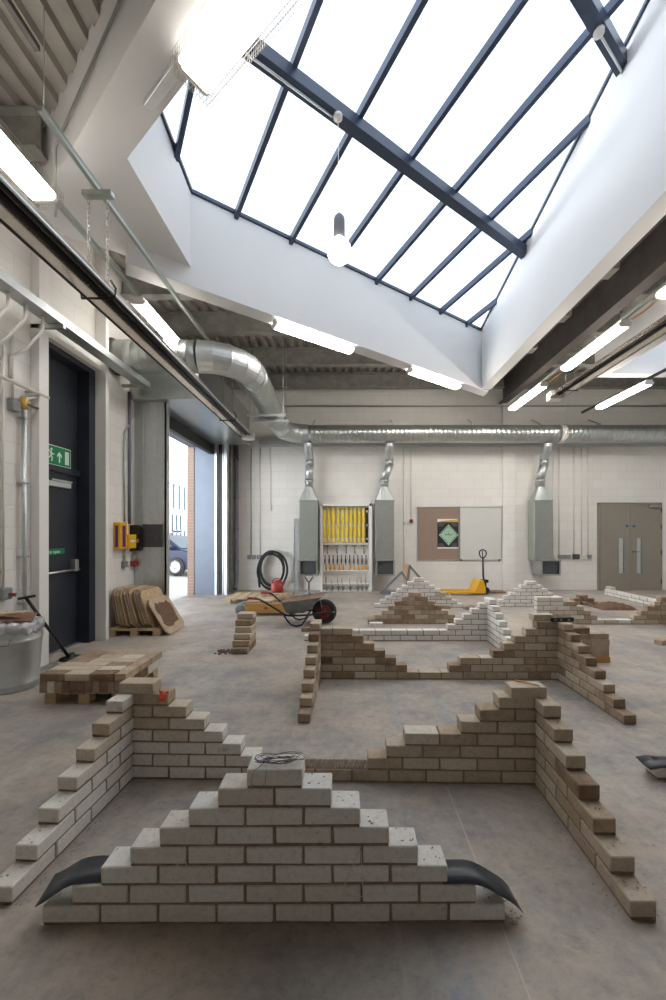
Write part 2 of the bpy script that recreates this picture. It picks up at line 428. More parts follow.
# ------------------------------------------------------------------ camera and sky
cd = bpy.data.cameras.new('camera'); cam = bpy.data.objects.new('camera', cd); COL.objects.link(cam); SC.camera = cam
cam.location = (0, 0, CAMZ); cam.rotation_euler = (math.pi/2, 0, 0)
cd.sensor_fit = 'AUTO'; cd.sensor_width = 36; cd.lens = F*36/1000; cd.shift_x = -.014; cd.shift_y = .033; cd.clip_start = .05
wd = bpy.data.worlds.new('overcast_sky'); SC.world = wd; wd.use_nodes = True; nt = wd.node_tree; nt.nodes.clear()
wo = nt.nodes.new('ShaderNodeOutputWorld'); bg = nt.nodes.new('ShaderNodeBackground'); nt.links.new(bg.outputs[0], wo.inputs[0])
tc = nt.nodes.new('ShaderNodeTexCoord'); sp = nt.nodes.new('ShaderNodeSeparateXYZ'); nt.links.new(tc.outputs['Generated'], sp.inputs[0])
rp = ramp(nt, sp.outputs[2], [(0., (6.0, 6.2, 6.4)), (.17, (4.5, 4.7, 4.9)), (.27, (.87, .945, 1.03)), (1., (.87, .945, 1.03))]); nt.links.new(rp.outputs[0], bg.inputs[0])
SKY = 1.5
bg.inputs[1].default_value = SKY
SC.view_settings.view_transform = 'Standard'; SC.view_settings.look = 'None'; SC.view_settings.gamma = 1
SC.view_settings.use_curve_mapping = False; SC.view_settings.exposure = 0.52
try:
    SC.cycles.use_denoising = True; SC.cycles.denoiser = 'OPENIMAGEDENOISE'; SC.cycles.max_bounces = 10; SC.cycles.diffuse_bounces = 6
    SC.cycles.transparent_max_bounces = 12; SC.cycles.sample_clamp_indirect = 8
except Exception: pass

# ------------------------------------------------------------------ the setting
XL, XR, YB, YN, ZD = -3.55, 9.2, 10.1, -3.5, CAMZ+4.1
DOOR = (4.40, 5.36, 3.80); SHUT = (6.45, 9.35, 3.72)
struct(MB().box(XL-.35, YN-.3, -.2, XR+.3, YB+.3, 0), 'floor', 'floor')
struct(MB().box(-40, -5, -.3, XL-.35, 60, -.02), 'ground', 'pave')
b = MB()
for (y0, y1, z0, z1) in ((YN-.3, DOOR[0], 0, ZD+.6), (DOOR[0], DOOR[1], DOOR[2], ZD+.6), (DOOR[1], SHUT[0], 0, ZD+.6), (SHUT[0], SHUT[1], SHUT[2], ZD+.6), (SHUT[1], YB+.3, 0, ZD+.6)):
    b.box(XL-.35, y0, z0, XL, y1, z1)
struct(b, 'wall_left', 'wall_l')
struct(MB().box(XL, YB, 0, XR+.3, YB+.3, ZD+.6), 'wall_back', 'wall_b')
struct(MB().box(XR, YN-.3, 0, XR+.3, YB, ZD+.6), 'wall_right', 'wall_l')
struct(MB().box(XL, YN-.3, 0, XR, YN, ZD+.6), 'wall_front', 'wall_b')
# pilasters on the walls
struct(MB().cbox(XL, 4.26, 0, -3.45, 4.40, ZD, .004), 'trim_1', 'paint')
struct(MB().cbox(XL, 5.36, 0, -3.40, 5.43, ZD, .004), 'trim_2', 'paint')
struct(MB().cbox(WX(502, YB), YB-.06, 0, WX(514, YB), YB, ZD, .004), 'trim_3', 'wall_b')
struct(MB().cbox(XL, 1.9, 0, -3.47, 2.05, ZD, .004), 'trim_4', 'paint')
# door lining over the dark door
struct(MB().box(XL, 4.40, 3.80, -3.47, 5.36, 4.02), 'trim_5', 'paint')

# trapezoid roof well
def hg(x, y): return CAMZ+4.54+.132*(x-3.0)-.16*(y-8.45)
U = Vector((.817, .577)); W_ = Vector((-.577, .817)); N2 = Vector((.80, -.60))
P1 = Vector((2.98, 8.45)); E0 = P1-U*((P1.x+2.60)/U.x)             # far beam, outer end
P2 = P1-U*((P1.x+2.02)/U.x); P3 = Vector((-2.02, 3.49))
P4 = P3+N2*((2.98-P3.x)/N2.x); Q4 = P3+N2*((3.2-P3.x)/N2.x)
APEX = Vector((XL, 4.24))
out_n = lambda x: APEX.y+(x-APEX.x)*(-.61/.79)                     # outer line of the near beam
out_f = lambda x: (E0+W_*.25).y+(x-(E0+W_*.25).x)*U.y/U.x          # outer line of the far beam
YCUT = 2.1  # well closed here, out of view, to darken the near floor and brick faces
HR = CAMZ+3.2; HS = CAMZ+3.44
topf = lambda x, y: hg(x, y)+.02
w = MB(); w.prism([tuple(E0), (3.2, (P1+U*(.22/U.x)).y), (3.2, (P1+W_*.25+U*((3.2-(P1+W_*.25).x)/U.x)).y), tuple(E0+W_*.25)], HR, topf)
struct(w, 'ceiling_upstand_far', 'lining')
w = MB(); w.prism([(2.98, YCUT-.2), (3.2, YCUT-.2), (3.2, P1.y+.05), (2.98, P1.y-.05)], HR, topf)
struct(w, 'ceiling_upstand_right', 'lining')
xe = E0.x
eb = P2
w = MB(); w.prism([tuple(APEX), (-3.0, out_n(-3.0)), (-2.3, out_n(-2.3)), tuple(P3), tuple(P2-Vector((0, .001))), tuple(E0+Vector((0.0, -.001))), (E0.x, out_f(E0.x)), (-3.0, out_f(-3.0))], HS, topf)
struct(w, 'ceiling_upstand_left', 'lining')
xi = P3.x+(P3.y-YCUT)/.6*.8; xo = APEX.x+(APEX.y-YCUT)/.61*.79
w = MB(); w.prism([tuple(P3), (-2.3, out_n(-2.3)), (xo, YCUT), (xi, YCUT)], HS, topf)
struct(w, 'ceiling_upstand_near', 'lining')
struct(MB().prism([(xo-.05, YCUT-.2), (3.2, YCUT-.2), (3.2, YCUT), (xo-.05, YCUT)], HS, topf), 'ceiling_upstand_light_stop', 'lining')  # added unseen upstand that stops skylight reaching towards the camera
# second roof well over the far side
X2a, X2b, Y2a, Y2b = 5.30, 9.0, 4.2, 7.62
for i, (x0, y0, x1, y1) in enumerate(((X2a-.2, Y2a, X2a, Y2b), (X2a-.2, Y2b, X2b+.2, Y2b+.2), (X2b, Y2a, X2b+.2, Y2b), (X2a-.2, Y2a-.2, X2b+.2, Y2a))):
    struct(MB().box(x0, y0, HR, x1, y1, ZD+.45), 'ceiling_upstand_' + ('inner', 'back', 'outer', 'front')[i], 'lining')

# roof deck: trapezoidal ribs along Y, open over the wells
d = MB(); pitch = .20; x = XL-.1
while x < XR+.1:
    xm = x+pitch/2
    iv = [(YN-.2, YB+.1)]
    if xm < 3.2:
        cutiv = (out_n(xm)+.08, out_f(xm)-.08) if xm > XL else None
        if cutiv and x > 2.98: cutiv = None
    elif X2a-.1 < xm < X2b+.1: cutiv = (Y2a-.1, Y2b+.1)
    else: cutiv = None
    if cutiv: iv = [(YN-.2, cutiv[0]), (cutiv[1], YB+.1)]
    slope = (x < 2.98)
    for a0, a1 in iv:
        prof = [(x, ZD), (x+.085, ZD), (x+.105, ZD+.06), (x+.18, ZD+.06), (x+.20, ZD)]
        def yy(a, px_, other):
            if slope and a1 != YB+.1 and a == a1: return max(YN-.2, out_n(px_)+.08, YCUT-.1)
            if slope and a0 != YN-.2 and a == a0: return min(YB+.1, out_f(px_)-.08)
            return a
        vs = [(p, yy(a0, p, 0), z) for p, z in prof]+[(p, yy(a1, p, 1), z) for p, z in prof]
        d.add(vs, [(i, i+1, i+6, i+5) for i in range(4)])
        d.add([(p, q, z+.03) for p, q, z in vs], [(i+5, i+6, i+1, i) for i in range(4)])
    x += pitch
struct(d, 'ceiling', 'deck')

# rooflight: purlins, bars and one pane per bay
wl = thing('window_1', None, None, kind='structure')
def clip(poly, p, n):
    o = []
    for i in range(len(poly)):
        a, b_ = poly[i], poly[(i+1) % len(poly)]; da, db = (a-p).dot(n), (b_-p).dot(n)
        if da >= 0: o.append(a)
        if da*db < 0: o.append(a+(b_-a)*(da/(da-db)))
    return o
TR = [P1, P2, P3, Vector((xi, YCUT)), Vector((2.98, YCUT))]
bars = [.945+.835*k for k in range(-4, 9)]
edges = [-4.0]+bars+[9.0]
for i in range(len(edges)-1):
    pl = clip(clip(TR, U*edges[i], U), U*edges[i+1], -U)
    if len(pl) < 3: continue
    struct(MB().prism([tuple(p) for p in pl], lambda x, y: hg(x, y)-.006, lambda x, y: hg(x, y)+.006), 'pane', 'glass', wl)
def line_clip(p, dvec):
    t0, t1 = -20., 20.
    n_ = len(TR); cen = sum(TR, Vector((0, 0)))/n_
    for i in range(n_):
        a, b_ = TR[i], TR[(i+1) % n_]; e = b_-a; nn = Vector((-e.y, e.x))
        if (cen-a).dot(nn) < 0: nn = -nn
        k0 = (p-a).dot(nn); k1 = dvec.dot(nn)
        if abs(k1) < 1e-9: continue
        t = -k0/k1
        if k1 > 0: t0 = max(t0, t)
        else: t1 = min(t1, t)
    return (p+dvec*t0, p+dvec*t1) if t1 > t0+.05 else None
def bar(p, q, wid, top, bot, name, mat, ext=.0):
    dv = (q-p).normalized(); nn = Vector((-dv.y, dv.x))*wid/2; p = p-dv*ext; q = q+dv*ext
    return struct(MB().prism([tuple(p-nn), tuple(q-nn), tuple(q+nn), tuple(p+nn)], lambda x, y: hg(x, y)-bot, lambda x, y: hg(x, y)-top), name, mat, wl)
for u_ in bars:
    s = line_clip(U*u_, W_)
    if s: bar(s[0], s[1], .055, .008, .11, 'glazing_bar', 'alu')
for w_ in (3.49, 1.64, -.21):
    s = line_clip(W_*w_, U)
    if s: bar(s[0], s[1], .115, .10, .235, 'purlin', 'alu')
for i in range(5):
    a, b_ = TR[i], TR[(i+1) % 5]; e = (b_-a).normalized(); nn = Vector((-e.y, e.x))
    cen = sum(TR, Vector((0, 0)))/5
    if (cen-a).dot(nn) < 0: nn = -nn
    bar(a+nn*.015, b_+nn*.015, .03, .006, .05, 'edge_bar', 'alu')
# second rooflight
w2 = thing('window_2', None, None, kind='structure')
for i in range(4):
    x0 = X2a+(X2b-X2a)*i/4; x1 = X2a+(X2b-X2a)*(i+1)/4
    struct(MB().box(x0, Y2a, ZD+.36, x1, Y2b, ZD+.372), 'pane', 'glass', w2)
    if i: struct(MB().box(x0-.03, Y2a, ZD+.26, x0+.03, Y2b, ZD+.355), 'glazing_bar', 'alu', w2)

# roof steelwork
def ibeam_x(y, x0, x1, z0, z1, fw=.16):
    m = MB(); m.box(x0, y-fw/2, z0, x1, y+fw/2, z0+.018); m.box(x0, y-fw/2, z1-.018, x1, y+fw/2, z1); m.box(x0, y-.006, z0+.018, x1, y+.006, z1-.018); return m
def ibeam_y(x, y0, y1, z0, z1, fw=.2):
    m = MB(); m.box(x-fw/2, y0, z0, x+fw/2, y1, z0+.025); m.box(x-fw/2, y0, z1-.025, x+fw/2, y1, z1); m.box(x-.01, y0, z0+.025, x+.01, y1, z1-.025); return m
struct(ibeam_y(4.13, YN, YB, CAMZ+3.43, CAMZ+4.09), 'steel_beam', 'steel')
def cut_beams(y):
    segs = []
    if y > 4.24:
        xe = -2.6+(y-(E0+W_*.25).y)*U.x/U.y
        segs.append((XL, min(xe-.03, 4.02)) if y < 8.5 else (XL, 4.02))
    else:
        xn = APEX.x+(y-APEX.y)*(-.79/.61); segs.append((XL, xn-.12))
    segs.append((4.24, XR) if not (Y2a-.3 < y < Y2b+.3) else (4.24, X2a-.2))
    return segs
for y in (3.72, 6.0, 7.1, 8.45, 9.75, 1.6, 0.0):
    for a0, a1 in cut_beams(y):
        if a1-a0 > .3: struct(ibeam_x(y, a0, a1, CAMZ+3.72, CAMZ+4.095), 'steel_purlin', 'steel_g')
# light flat bars under the deck between the right upstand and the deep beam
for y in (3.2, 4.4, 5.6, 6.8, 8.0): struct(MB().box(3.2, y, CAMZ+3.9, 4.02, y+.25, CAMZ+4.09), 'steel_tie', 'steel_g')

# ------------------------------------------------------------------ far doors
d1 = thing('door_1', None, None, kind='structure')
xa, xb, zt = WX(599, YB), WX(659.5, YB), WZ(504.5, YB); xm = (xa+xb)/2
m = MB(); m.box(xa-.05, YB-.03, 0, xa, YB, zt+.05); m.box(xb, YB-.03, 0, xb+.05, YB, zt+.05); m.box(xa-.05, YB-.03, zt, xb+.05, YB, zt+.05)
struct(m, 'door_frame', 'taupe', d1)
for s, (x0, x1) in enumerate(((xa+.004, xm-.003), (xm+.003, xb-.004))):
    v0, v1 = (WX(617.5, YB), WX(623, YB)) if s == 0 else (WX(635.5, YB), WX(640.5, YB))
    z0, z1 = WZ(573, YB), WZ(538, YB)
    m = MB()
    for q in ((x0, 0.006, v0, zt-.004), (v1, .006, x1, zt-.004), (v0, .006, v1, z0), (v0, z1, v1, zt-.004)): m.box(q[0], YB-.045, q[1], q[2], YB-.004, q[3])
    lf = struct(m, 'door_leaf', 'taupe', d1)
    m = MB()
    for q in ((v0-.02, z0-.02, v0, z1+.02), (v1, z0-.02, v1+.02, z1+.02), (v0, z0-.02, v1, z0), (v0, z1, v1, z1+.02)): m.box(q[0], YB-.052, q[1], q[2], YB-.044, q[3])
    struct(m, 'bead', 'grey', lf)
    struct(MB().box(v0, YB-.03, z0, v1, YB-.024, z1), 'vision_pane', 'vision', lf)
    xs = WX(622.5 + (9.5 if s else 3.2), YB)
    struct(MB().lathe([(0, 0), (.035, 0), (.035, .004), (0, .004)], (WX(625.8 if s == 0 else 632.8, YB), YB-.045, WZ(526, YB)), (0, -1, 0), 16), 'fire_door_disc', 'blue', lf)
m = MB().lathe([(0, 0), (.026, 0), (.026, .008), (0, .008)], (xm+.06, YB-.045, 1.02), (0, -1, 0), 14); m.tube([(xm+.06, YB-.05, 1.02), (xm+.06, YB-.10, 1.02), (xm+.19, YB-.10, 1.02)], .01, 8)
struct(m, 'handle', 'toolgrey', d1)
m = MB().cbox(WX(647, YB), YB-.10, zt-.09, WX(657, YB), YB-.046, zt-.02, .006); m.box(WX(639, YB), YB-.07, zt-.018, WX(659, YB), YB-.05, zt-.002)
struct(m, 'door_closer', 'taupe', d1)
for q in (.18, .95, 1.62, 2.05): struct(MB().cyl((xb+.012, YB-.045, q), (xb+.012, YB-.045, q+.12), .016, 10), 'hinge', 'toolgrey', d1)

# ------------------------------------------------------------------ dark exit door in the left wall
d2 = thing('door_2', None, None, kind='structure')
XD = -3.72
m = MB(); m.box(XL-.3, 4.40, 0, XL-.002, 4.47, 3.80); m.box(XL-.3, 5.24, 0, XL-.002, 5.36, 3.80); m.box(XL-.3, 4.47, 3.73, XL-.002, 5.24, 3.80)
m.box(XD-.06, 4.47, 2.30, XD+.045, 5.24, 2.37); struct(m, 'door_frame', 'navy', d2)
struct(MB().box(XD-.06, 4.47, 2.37, XD, 5.24, 3.73), 'over_panel', 'navy', d2)
lf = struct(MB().cbox(XD-.05, 4.475, .012, XD, 5.235, 2.295, .003), 'door_leaf', 'navy', d2)
struct(MB().cbox(XD, 4.60, 2.10, XD+.06, 5.05, 2.17, .006).box(XD+.02, 4.75, 2.18, XD+.035, 5.1, 2.20), 'door_closer', 'galvl', lf)
m = MB().cyl((XD+.07, 4.50, 1.02), (XD+.07, 5.18, 1.02), .014, 10); m.cbox(XD, 5.09, 1.0, XD+.085, 5.16, 1.16, .006); m.cbox(XD, 4.49, .985, XD+.085, 4.54, 1.055, .006)
struct(m, 'push_bar', 'silver', lf)
sg = struct(MB().box(XD, 4.50, 1.24, XD+.003, 5.0, 1.315), 'push_sign', 'sgreen', lf)
text_mesh('lettering', 'Push bar to open', .058, 'swhite', sg, (XD+.0035, 4.52, 1.258), (0, 1, 0), (0, 0, 1))
struct(MB().box(XD-.05, 4.47, 0, XD+.06, 5.24, .010), 'threshold', 'galvl', d2)
# exit sign
ex = thing('exit_sign', 'green running-man emergency exit sign with up arrow above the dark door', 'sign', (XD, 4.9, 2.4))
y0, z0, sw, sh = 4.66, 2.385, .43, .23
build(MB().cbox(XD+.001, y0-.012, z0-.012, XD+.012, y0+sw+.012, z0+sh+.012, .003), 'backing_plate', 'swhite', ex)
build(MB().box(XD+.012, y0, z0, XD+.014, y0+sw, z0+sh), 'green_panel', 'sgreen', ex)
m = MB(); XS = XD+.0142
def sp_(pts):
    m.extr([(p[0]*sh, p[1]*sh) for p in pts], (XS, y0, z0), (0, 1, 0), (0, 0, 1), (.0015, 0, 0))
sp_([(.46+.07*math.cos(a*.524), .80+.07*math.sin(a*.524)) for a in range(12)])
sp_([(.33, .70), (.44, .72), (.50, .45), (.38, .42)]); sp_([(.33, .70), (.20, .58), (.16, .62), (.31, .76)]); sp_([(.44, .70), (.56, .56), (.66, .60), (.66, .55), (.55, .49), (.42, .62)])
sp_([(.40, .46), (.26, .36), (.10, .36), (.10, .30), (.28, .29), (.45, .42)]); sp_([(.42, .46), (.56, .36), (.50, .14), (.44, .15), (.48, .33), (.38, .42)])
build(m, 'running_man', 'swhite', ex)
m = MB(); sp_([(.98, .15), (1.08, .15), (1.08, .55), (1.2, .43), (1.2, .58), (1.03, .76), (.86, .58), (.86, .43), (.98, .55)]); build(m, 'arrow', 'swhite', ex)
m = MB(); sp_([(1.45, .12), (1.75, .12), (1.75, .86), (1.45, .86)]); build(m, 'door_symbol', 'swhite', ex)

# ------------------------------------------------------------------ roller shutter opening
rs = thing('roller_shutter', 'open galvanised roller shutter with hood box above the vehicle doorway', 'shutter', (XL, 7.9, 0))
hy0, hy1 = 6.20, 9.42
m = MB(); m.extr([(XL+.01, 3.70), (-2.42, 3.70), (-2.42, 4.50), (XL+.01, 4.50)], (0, hy0, 0), (1, 0, 0), (0, 0, 1), (0, hy1-hy0, 0)); hood = build(m, 'hood', 'galv', rs)
build(MB().box(-2.425, hy0, 3.68, -2.40, hy1, 3.72), 'hood_trim', 'galvl', hood)
m = MB(); m.box(XL+.005, 6.33, 0, -3.02, 6.36, 3.70); m.box(-3.04, 6.33, 0, -3.02, 6.46, 3.70)
for xr in (-3.42, -3.30, -3.18): m.box(xr, 6.322, 0, xr+.03, 6.332, 3.70)
g1 = build(m, 'guide', 'galvl', rs)
build(MB().cbox(-3.40, 6.305, 1.28, -3.06, 6.326, 1.66, .004), 'cover_plate', 'toolgrey', g1)
m = MB(); m.box(XL+.005, 9.36, 0, -3.2, 9.44, 3.70); m.box(-3.0, 9.30, 0, -2.94, 9.44, 3.70); m.box(-3.24, 9.30, 0, -3.19, 9.44, 3.70); m.box(-3.19, 9.38, 0, -3.0, 9.42, 3.70)
g2 = build(m, 'guide', 'galvl', rs)
build(MB().box(-3.17, 9.375, 0, -3.08, 9.38, 3.70).box(-3.055, 9.375, 0, -3.045, 9.38, 3.70), 'brush_seal', 'black', g2)
m = MB()
for i in range(5): m.box(-3.36, 6.48, 3.50+i*.05, -3.30, 9.34, 3.545+i*.05)
m.box(-3.38, 6.48, 3.45, -3.28, 9.34, 3.50)
build(m, 'curtain', 'black', rs)
# outer reveal lining and brick pier of the opening
struct(MB().box(XL-.20, 9.33, 0, XL+.30, 9.35, 3.70), 'trim_6', 'reveal')
struct(MB().box(XL-.36, 9.31, 0, XL-.20, 9.349, 3.76), 'trim_7', 'revb')
struct(MB().box(XL-.34, 6.46, 3.62, XL-.02, 9.33, 3.71), 'trim_8', 'reveal')
# downpipe and column in the far corner
setp(build(MB().cbox(-3.30, 9.80, 0, -2.98, 10.09, ZD-.4, .005), 'steel_column', 'steel_g'), kind='structure')
dp = thing('downpipe', 'grey drain downpipe in the far corner beside the roller shutter', 'pipe', (-2.9, 9.86, 0))
m = MB().tube([(-2.89, 9.93, ZD-.6), (-2.89, 9.93, .30), (-2.89, 9.90, .18), (-2.89, 9.78, .07)], .055, 12); build(m, 'pipe', 'slate', dp)
for q in (.75, 1.6, 2.4, 3.4): build(MB().lathe([(.056, 0), (.066, 0), (.066, .05), (.056, .05)], (-2.89, 9.93, q), n=14), 'pipe_clip', 'slate', dp)

# ------------------------------------------------------------------ outside
CARROT = -.30
bd = thing('brick_building', 'pale brick building across the yard seen through the doorway', 'building', (-12.8, 30, 0))
m = MB(); m.box(-17, 18, -.02, -12.6, 48, WZ(448, 27.0)); build(m, 'facade', 'facade', bd)
for (ya, yb, za, zb) in ((26.6, 29.3, 3.2, 5.1), (26.6, 28.6, 1.5, 2.9), (31.5, 34.0, 3.2, 5.1), (22.0, 24.6, 3.2, 5.1), (27.3, 29.3, -.02, 1.75), (33.0, 36.5, -.02, 1.75)):
    wf = build(MB().box(-12.62, ya, za, -12.52, yb, zb), 'window', 'win', bd)
    m = MB()
    n_ = 3
    for i in range(n_+1):
        yq = ya+(yb-ya)*i/n_; m.box(-12.53, yq-.05, za, -12.46, yq+.05, zb)
    m.box(-12.53, ya, zb-.08, -12.46, yb, zb); m.box(-12.53, ya, za, -12.46, yb, za+.08); build(m, 'window_frame', 'slate', wf)
build(MB().box(-17.1, 17.9, WZ(448, 27.0), -12.5, 48.1, WZ(448, 27.0)+.12), 'coping', 'galvl', bd)
# car: profile along X, front towards +X
car = thing('car', 'dark blue car parked on the pale paving outside the doorway', 'car', (-7.4, 14.4, -.02))
YC0, YC1 = 13.75, 15.45
body = [(-9.55, .35), (-9.6, .75), (-9.45, .95), (-5.95, .92), (-5.42, .80), (-5.28, .62), (-5.27, .32), (-5.5, .22), (-9.4, .22)]
m = MB(); rows = []
for k, (yy_, ins) in enumerate(((YC0, .06), (YC0+.05, 0), (YC1-.05, 0), (YC1, .06))):
    rows.append([(x+(-ins if x > -7.4 else ins), yy_, z-(ins*.5 if z > .5 else 0)) for x, z in body])
n_ = len(body); vs = [p for r in rows for p in r]; fs = [tuple(range(n_)), tuple(range(3*n_, 4*n_))[::-1]]
for k in range(3):
    for i in range(n_): fs.append((k*n_+i, (k+1)*n_+i, (k+1)*n_+(i+1) % n_, k*n_+(i+1) % n_))
m.add(vs, fs); build(m, 'car_body', 'carblue', car)
cabin = [(-9.3, .93), (-8.9, 1.38), (-7.4, 1.44), (-6.9, 1.36), (-6.05, .92)]
m = MB(); vs = []
for yy_, zf in ((YC0+.03, 0.), (YC1-.03, 0.)):
    for x, z in cabin: vs.append((x, yy_+(.17 if yy_ < 14.5 else -.17)*(z-.92)/.5, z))
m.add(vs, [(0, 1, 2, 3, 4), (9, 8, 7, 6, 5), (0, 5, 6, 1), (1, 6, 7, 2), (2, 7, 8, 3), (3, 8, 9, 4)]); cb = build(m, 'cabin', 'carblue', car)
def side(pts, off): return [(x, YC0+.03+.17*(z-.92)/.5-off, z) for x, z in pts]
for pts in ([(-8.95, .98), (-8.72, 1.32), (-8.0, 1.37), (-8.0, .98)], [(-7.93, .98), (-7.93, 1.37), (-7.4, 1.38), (-6.95, 1.30), (-6.35, .97)]):
    a = side(pts, .008); bq = side(pts, -.005); k = len(a)
    build(MB().add(a+bq, [tuple(range(k)), tuple(range(k, 2*k))[::-1]]+[(i, k+i, k+(i+1) % k, (i+1) % k) for i in range(k)]), 'side_window', 'carglass', cb)
vs = [(-6.86, YC0+.24, 1.345), (-6.14, YC0+.10, .965), (-6.14, YC1-.10, .965), (-6.86, YC1-.24, 1.345)]
build(MB().add([(x+.012, y, z+.012) for x, y, z in vs]+vs, [(0, 1, 2, 3), (7, 6, 5, 4), (0, 4, 5, 1), (2, 6, 7, 3)]), 'windscreen', 'carglass', cb)
for yy_ in (YC0+.02, YC1-.02):
    for xw in (-6.22, -8.75):
        sgn = -1 if yy_ < 14.5 else 1
        wh = build(MB().lathe([(.20, -.10), (.30, -.10), (.325, -.06), (.325, .06), (.30, .10), (.20, .10)], (xw, yy_, .325), (0, 1, 0), 24), 'wheel', 'rubber', car)
        m = MB().lathe([(0, .03), (.06, .035), (.06, 0), (.205, .0), (.215, .03), (.215, -.05), (.0, -.05)], (xw, yy_+sgn*.085, .325), (0, sgn, 0), 20, 0)
        for a in range(7):
            A = a*2*math.pi/7; m.box(-.012, -.02, .05, .012, .02, .21, 0, Matrix.Translation((xw, yy_+sgn*.09, .325)) @ Matrix.Rotation(A, 4, 'Y'))
        build(m, 'alloy_rim', 'silver', wh)
build(MB().cbox(-5.72, YC0-.01, .60, -5.36, YC0+.22, .76, .05), 'headlamp', 'lamp', car)
build(MB().cbox(-5.72, YC1-.22, .60, -5.36, YC1+.01, .76, .05), 'headlamp', 'lamp', car)
build(MB().cbox(-5.32, YC0+.45, .52, -5.245, YC1-.45, .66, .02).cbox(-5.36, YC0+.2, .27, -5.235, YC1-.2, .40, .02), 'grille', 'black', car)
build(MB().cbox(-6.60, YC0-.17, .96, -6.42, YC0+.0, 1.10, .03), 'wing_mirror', 'black', car)
build(MB().cbox(-5.6, YC0+.02, .20, -5.25, YC1-.02, .30, .02), 'bumper', 'black', car)

car.rotation_euler = (0, 0, CARROT); car.location = (-6.95, 14.4, -.02)
#==SECTION2==
# ------------------------------------------------------------------ brick walls
def frame(o, ang):
    return Matrix.Translation(Vector((o[0], o[1], 0))) @ Matrix.Rotation(ang, 4, 'Z')
def lay(mb, M, a, b, k, tone, rev=False, axis=0, lo=0., hi=.1025, first=None, z0=0.):
    """one course (k counts from 0) from a to b; axis 0 runs along s, axis 1 along t; full bricks start at a (at b when rev)"""
    z = z0+k*.075; L = b-a; pos = 0.; i = 0
    while pos < L-.02:
        ln = min(first if (i == 0 and first) else .215, L-pos)
        if L-pos-ln < .03: ln = L-pos
        s0, s1 = (a+pos, a+pos+ln) if not rev else (b-pos-ln, b-pos)
        e = R.uniform(-.002, .002); q = R.uniform(-.0015, .0015)
        tv = tone(k, (s0+s1)/2); t = max(0., min(1., tv+R.gauss(0, .02+.16*min(1, tv*1.6)))); sd = R.random()
        if axis == 0: mb.cbox(s0, lo+e, z+.010, s1, hi+e, z+.075, .004, 0, M, .0012, tone=t, seed=sd)
        else: mb.cbox(lo+e, s0, z+.010, hi+e, s1, z+.075, .004, 0, M, .0012, tone=t, seed=sd)
        pos += ln+.010; i += 1
    if axis == 0: mb.box(a+.003, lo+.0035, z, b-.003, hi-.0035, z+.072, 1, M)
    else: mb.box(lo+.0035, a+.003, z, hi-.0035, b-.003, z+.072, 1, M)
H = .1125
WING = {}
def u_wall(name, label, cat, o, ang, L, lb, rb, lw, rw, tone_l, tone_r, tone_m, group=None, splay=(0., 0.), hs=1.025):
    """back wall with racked ends and two racked wings; lists give half bricks per course"""
    M = frame(o, ang); root = thing(name, label, cat, (o[0], o[1], 0), 0, group, 'thing')
    mb = MB(); n = max(len(lb), len(rb))
    for k in range(n):
        l_ = lb[k] if k < len(lb) else 0; r_ = rb[k] if k < len(rb) else 0
        cov_l = (lb[-1]-(len(lb)-1-k)) % 2 if lb else 0
        if l_ == 'F':
            par = (len(lb)+lb[-1]+k+1) % 2 if lb else 0
            a = -.1025 if par and lw else 0.; bb = L+(.1025 if par and rw else 0.)
            mid = (a+bb)/2
            def tn(kk, s, m0=mid): return tone_l(kk, s) if s < L*.3 else (tone_r(kk, L-s) if s > L*.7 else tone_m(kk, s))
            lay(mb, M, a, bb, k, tn, first=.215)
        else:
            if l_: a = -.1025 if l_ % 2 else 0.; lay(mb, M, a, l_*H-.010, k, tone_l)
            if r_: bb = L+(.1025 if r_ % 2 else 0.); lay(mb, M, L-(r_*H-.010), bb, k, lambda kk, s: tone_r(kk, L-s), rev=True)
    build(mb, 'long_wall', ['brick', 'mortar'], root)
    for ws, lo in ((lw, -.1025), (rw, L)):
        if not ws: continue
        mb = MB()
        for k, h in enumerate(ws):
            if not h: continue
            tf = tone_l if lo < 0 else tone_r
            sp = splay[0] if lo < 0 else splay[1]; px_ = 0. if lo < 0 else L
            Mw = M @ Matrix.Translation((px_, 0, 0)) @ Matrix.Rotation(sp, 4, 'Z') @ Matrix.Translation((-px_, 0, 0))
            WING[(name, o[0], lo < 0)] = Mw
            lay(mb, Mw, -h*H*hs+.010, .1025 if h % 2 else -.010, k, tf, axis=1, lo=lo, hi=lo+.1025, first=None)
        build(mb, 'return_wing', ['brick', 'mortar'], root)
    return root, M
def pyramid(name, label, cx, yf, n, nb, tone, group=None, ang=0.):
    M = frame((cx, yf), ang); root = thing(name, label, 'wall', (cx, yf, 0), 0, group, 'thing'); mb = MB()
    w0 = nb*.225-.010
    for k in range(n):
        w_ = w0/2-k*H; lay(mb, M, -w_, w_, k, tone)
    build(mb, 'brickwork', ['brick', 'mortar'], root)
    return root, M
def loose(p, ang, tone, label, group=None, tilt=(0, 0), edge=False, name='loose_brick', jit=.0012):
    """a loose brick, p = centre of its underside"""
    M = Matrix.Translation(Vector(p)) @ Matrix.Rotation(ang, 4, 'Z') @ Matrix.Rotation(tilt[0], 4, 'X') @ Matrix.Rotation(tilt[1], 4, 'Y')
    mb = MB()
    if edge: mb.cbox(-.1075, -.0325, 0, .1075, .0325, .1025, .004, 0, M, jit, tone=tone, seed=R.random())
    else: mb.cbox(-.1075, -.05125, 0, .1075, .05125, .065, .004, 0, M, jit, tone=tone, seed=R.random())
    return single(mb, name, 'brick', label, 'brick', p, group)

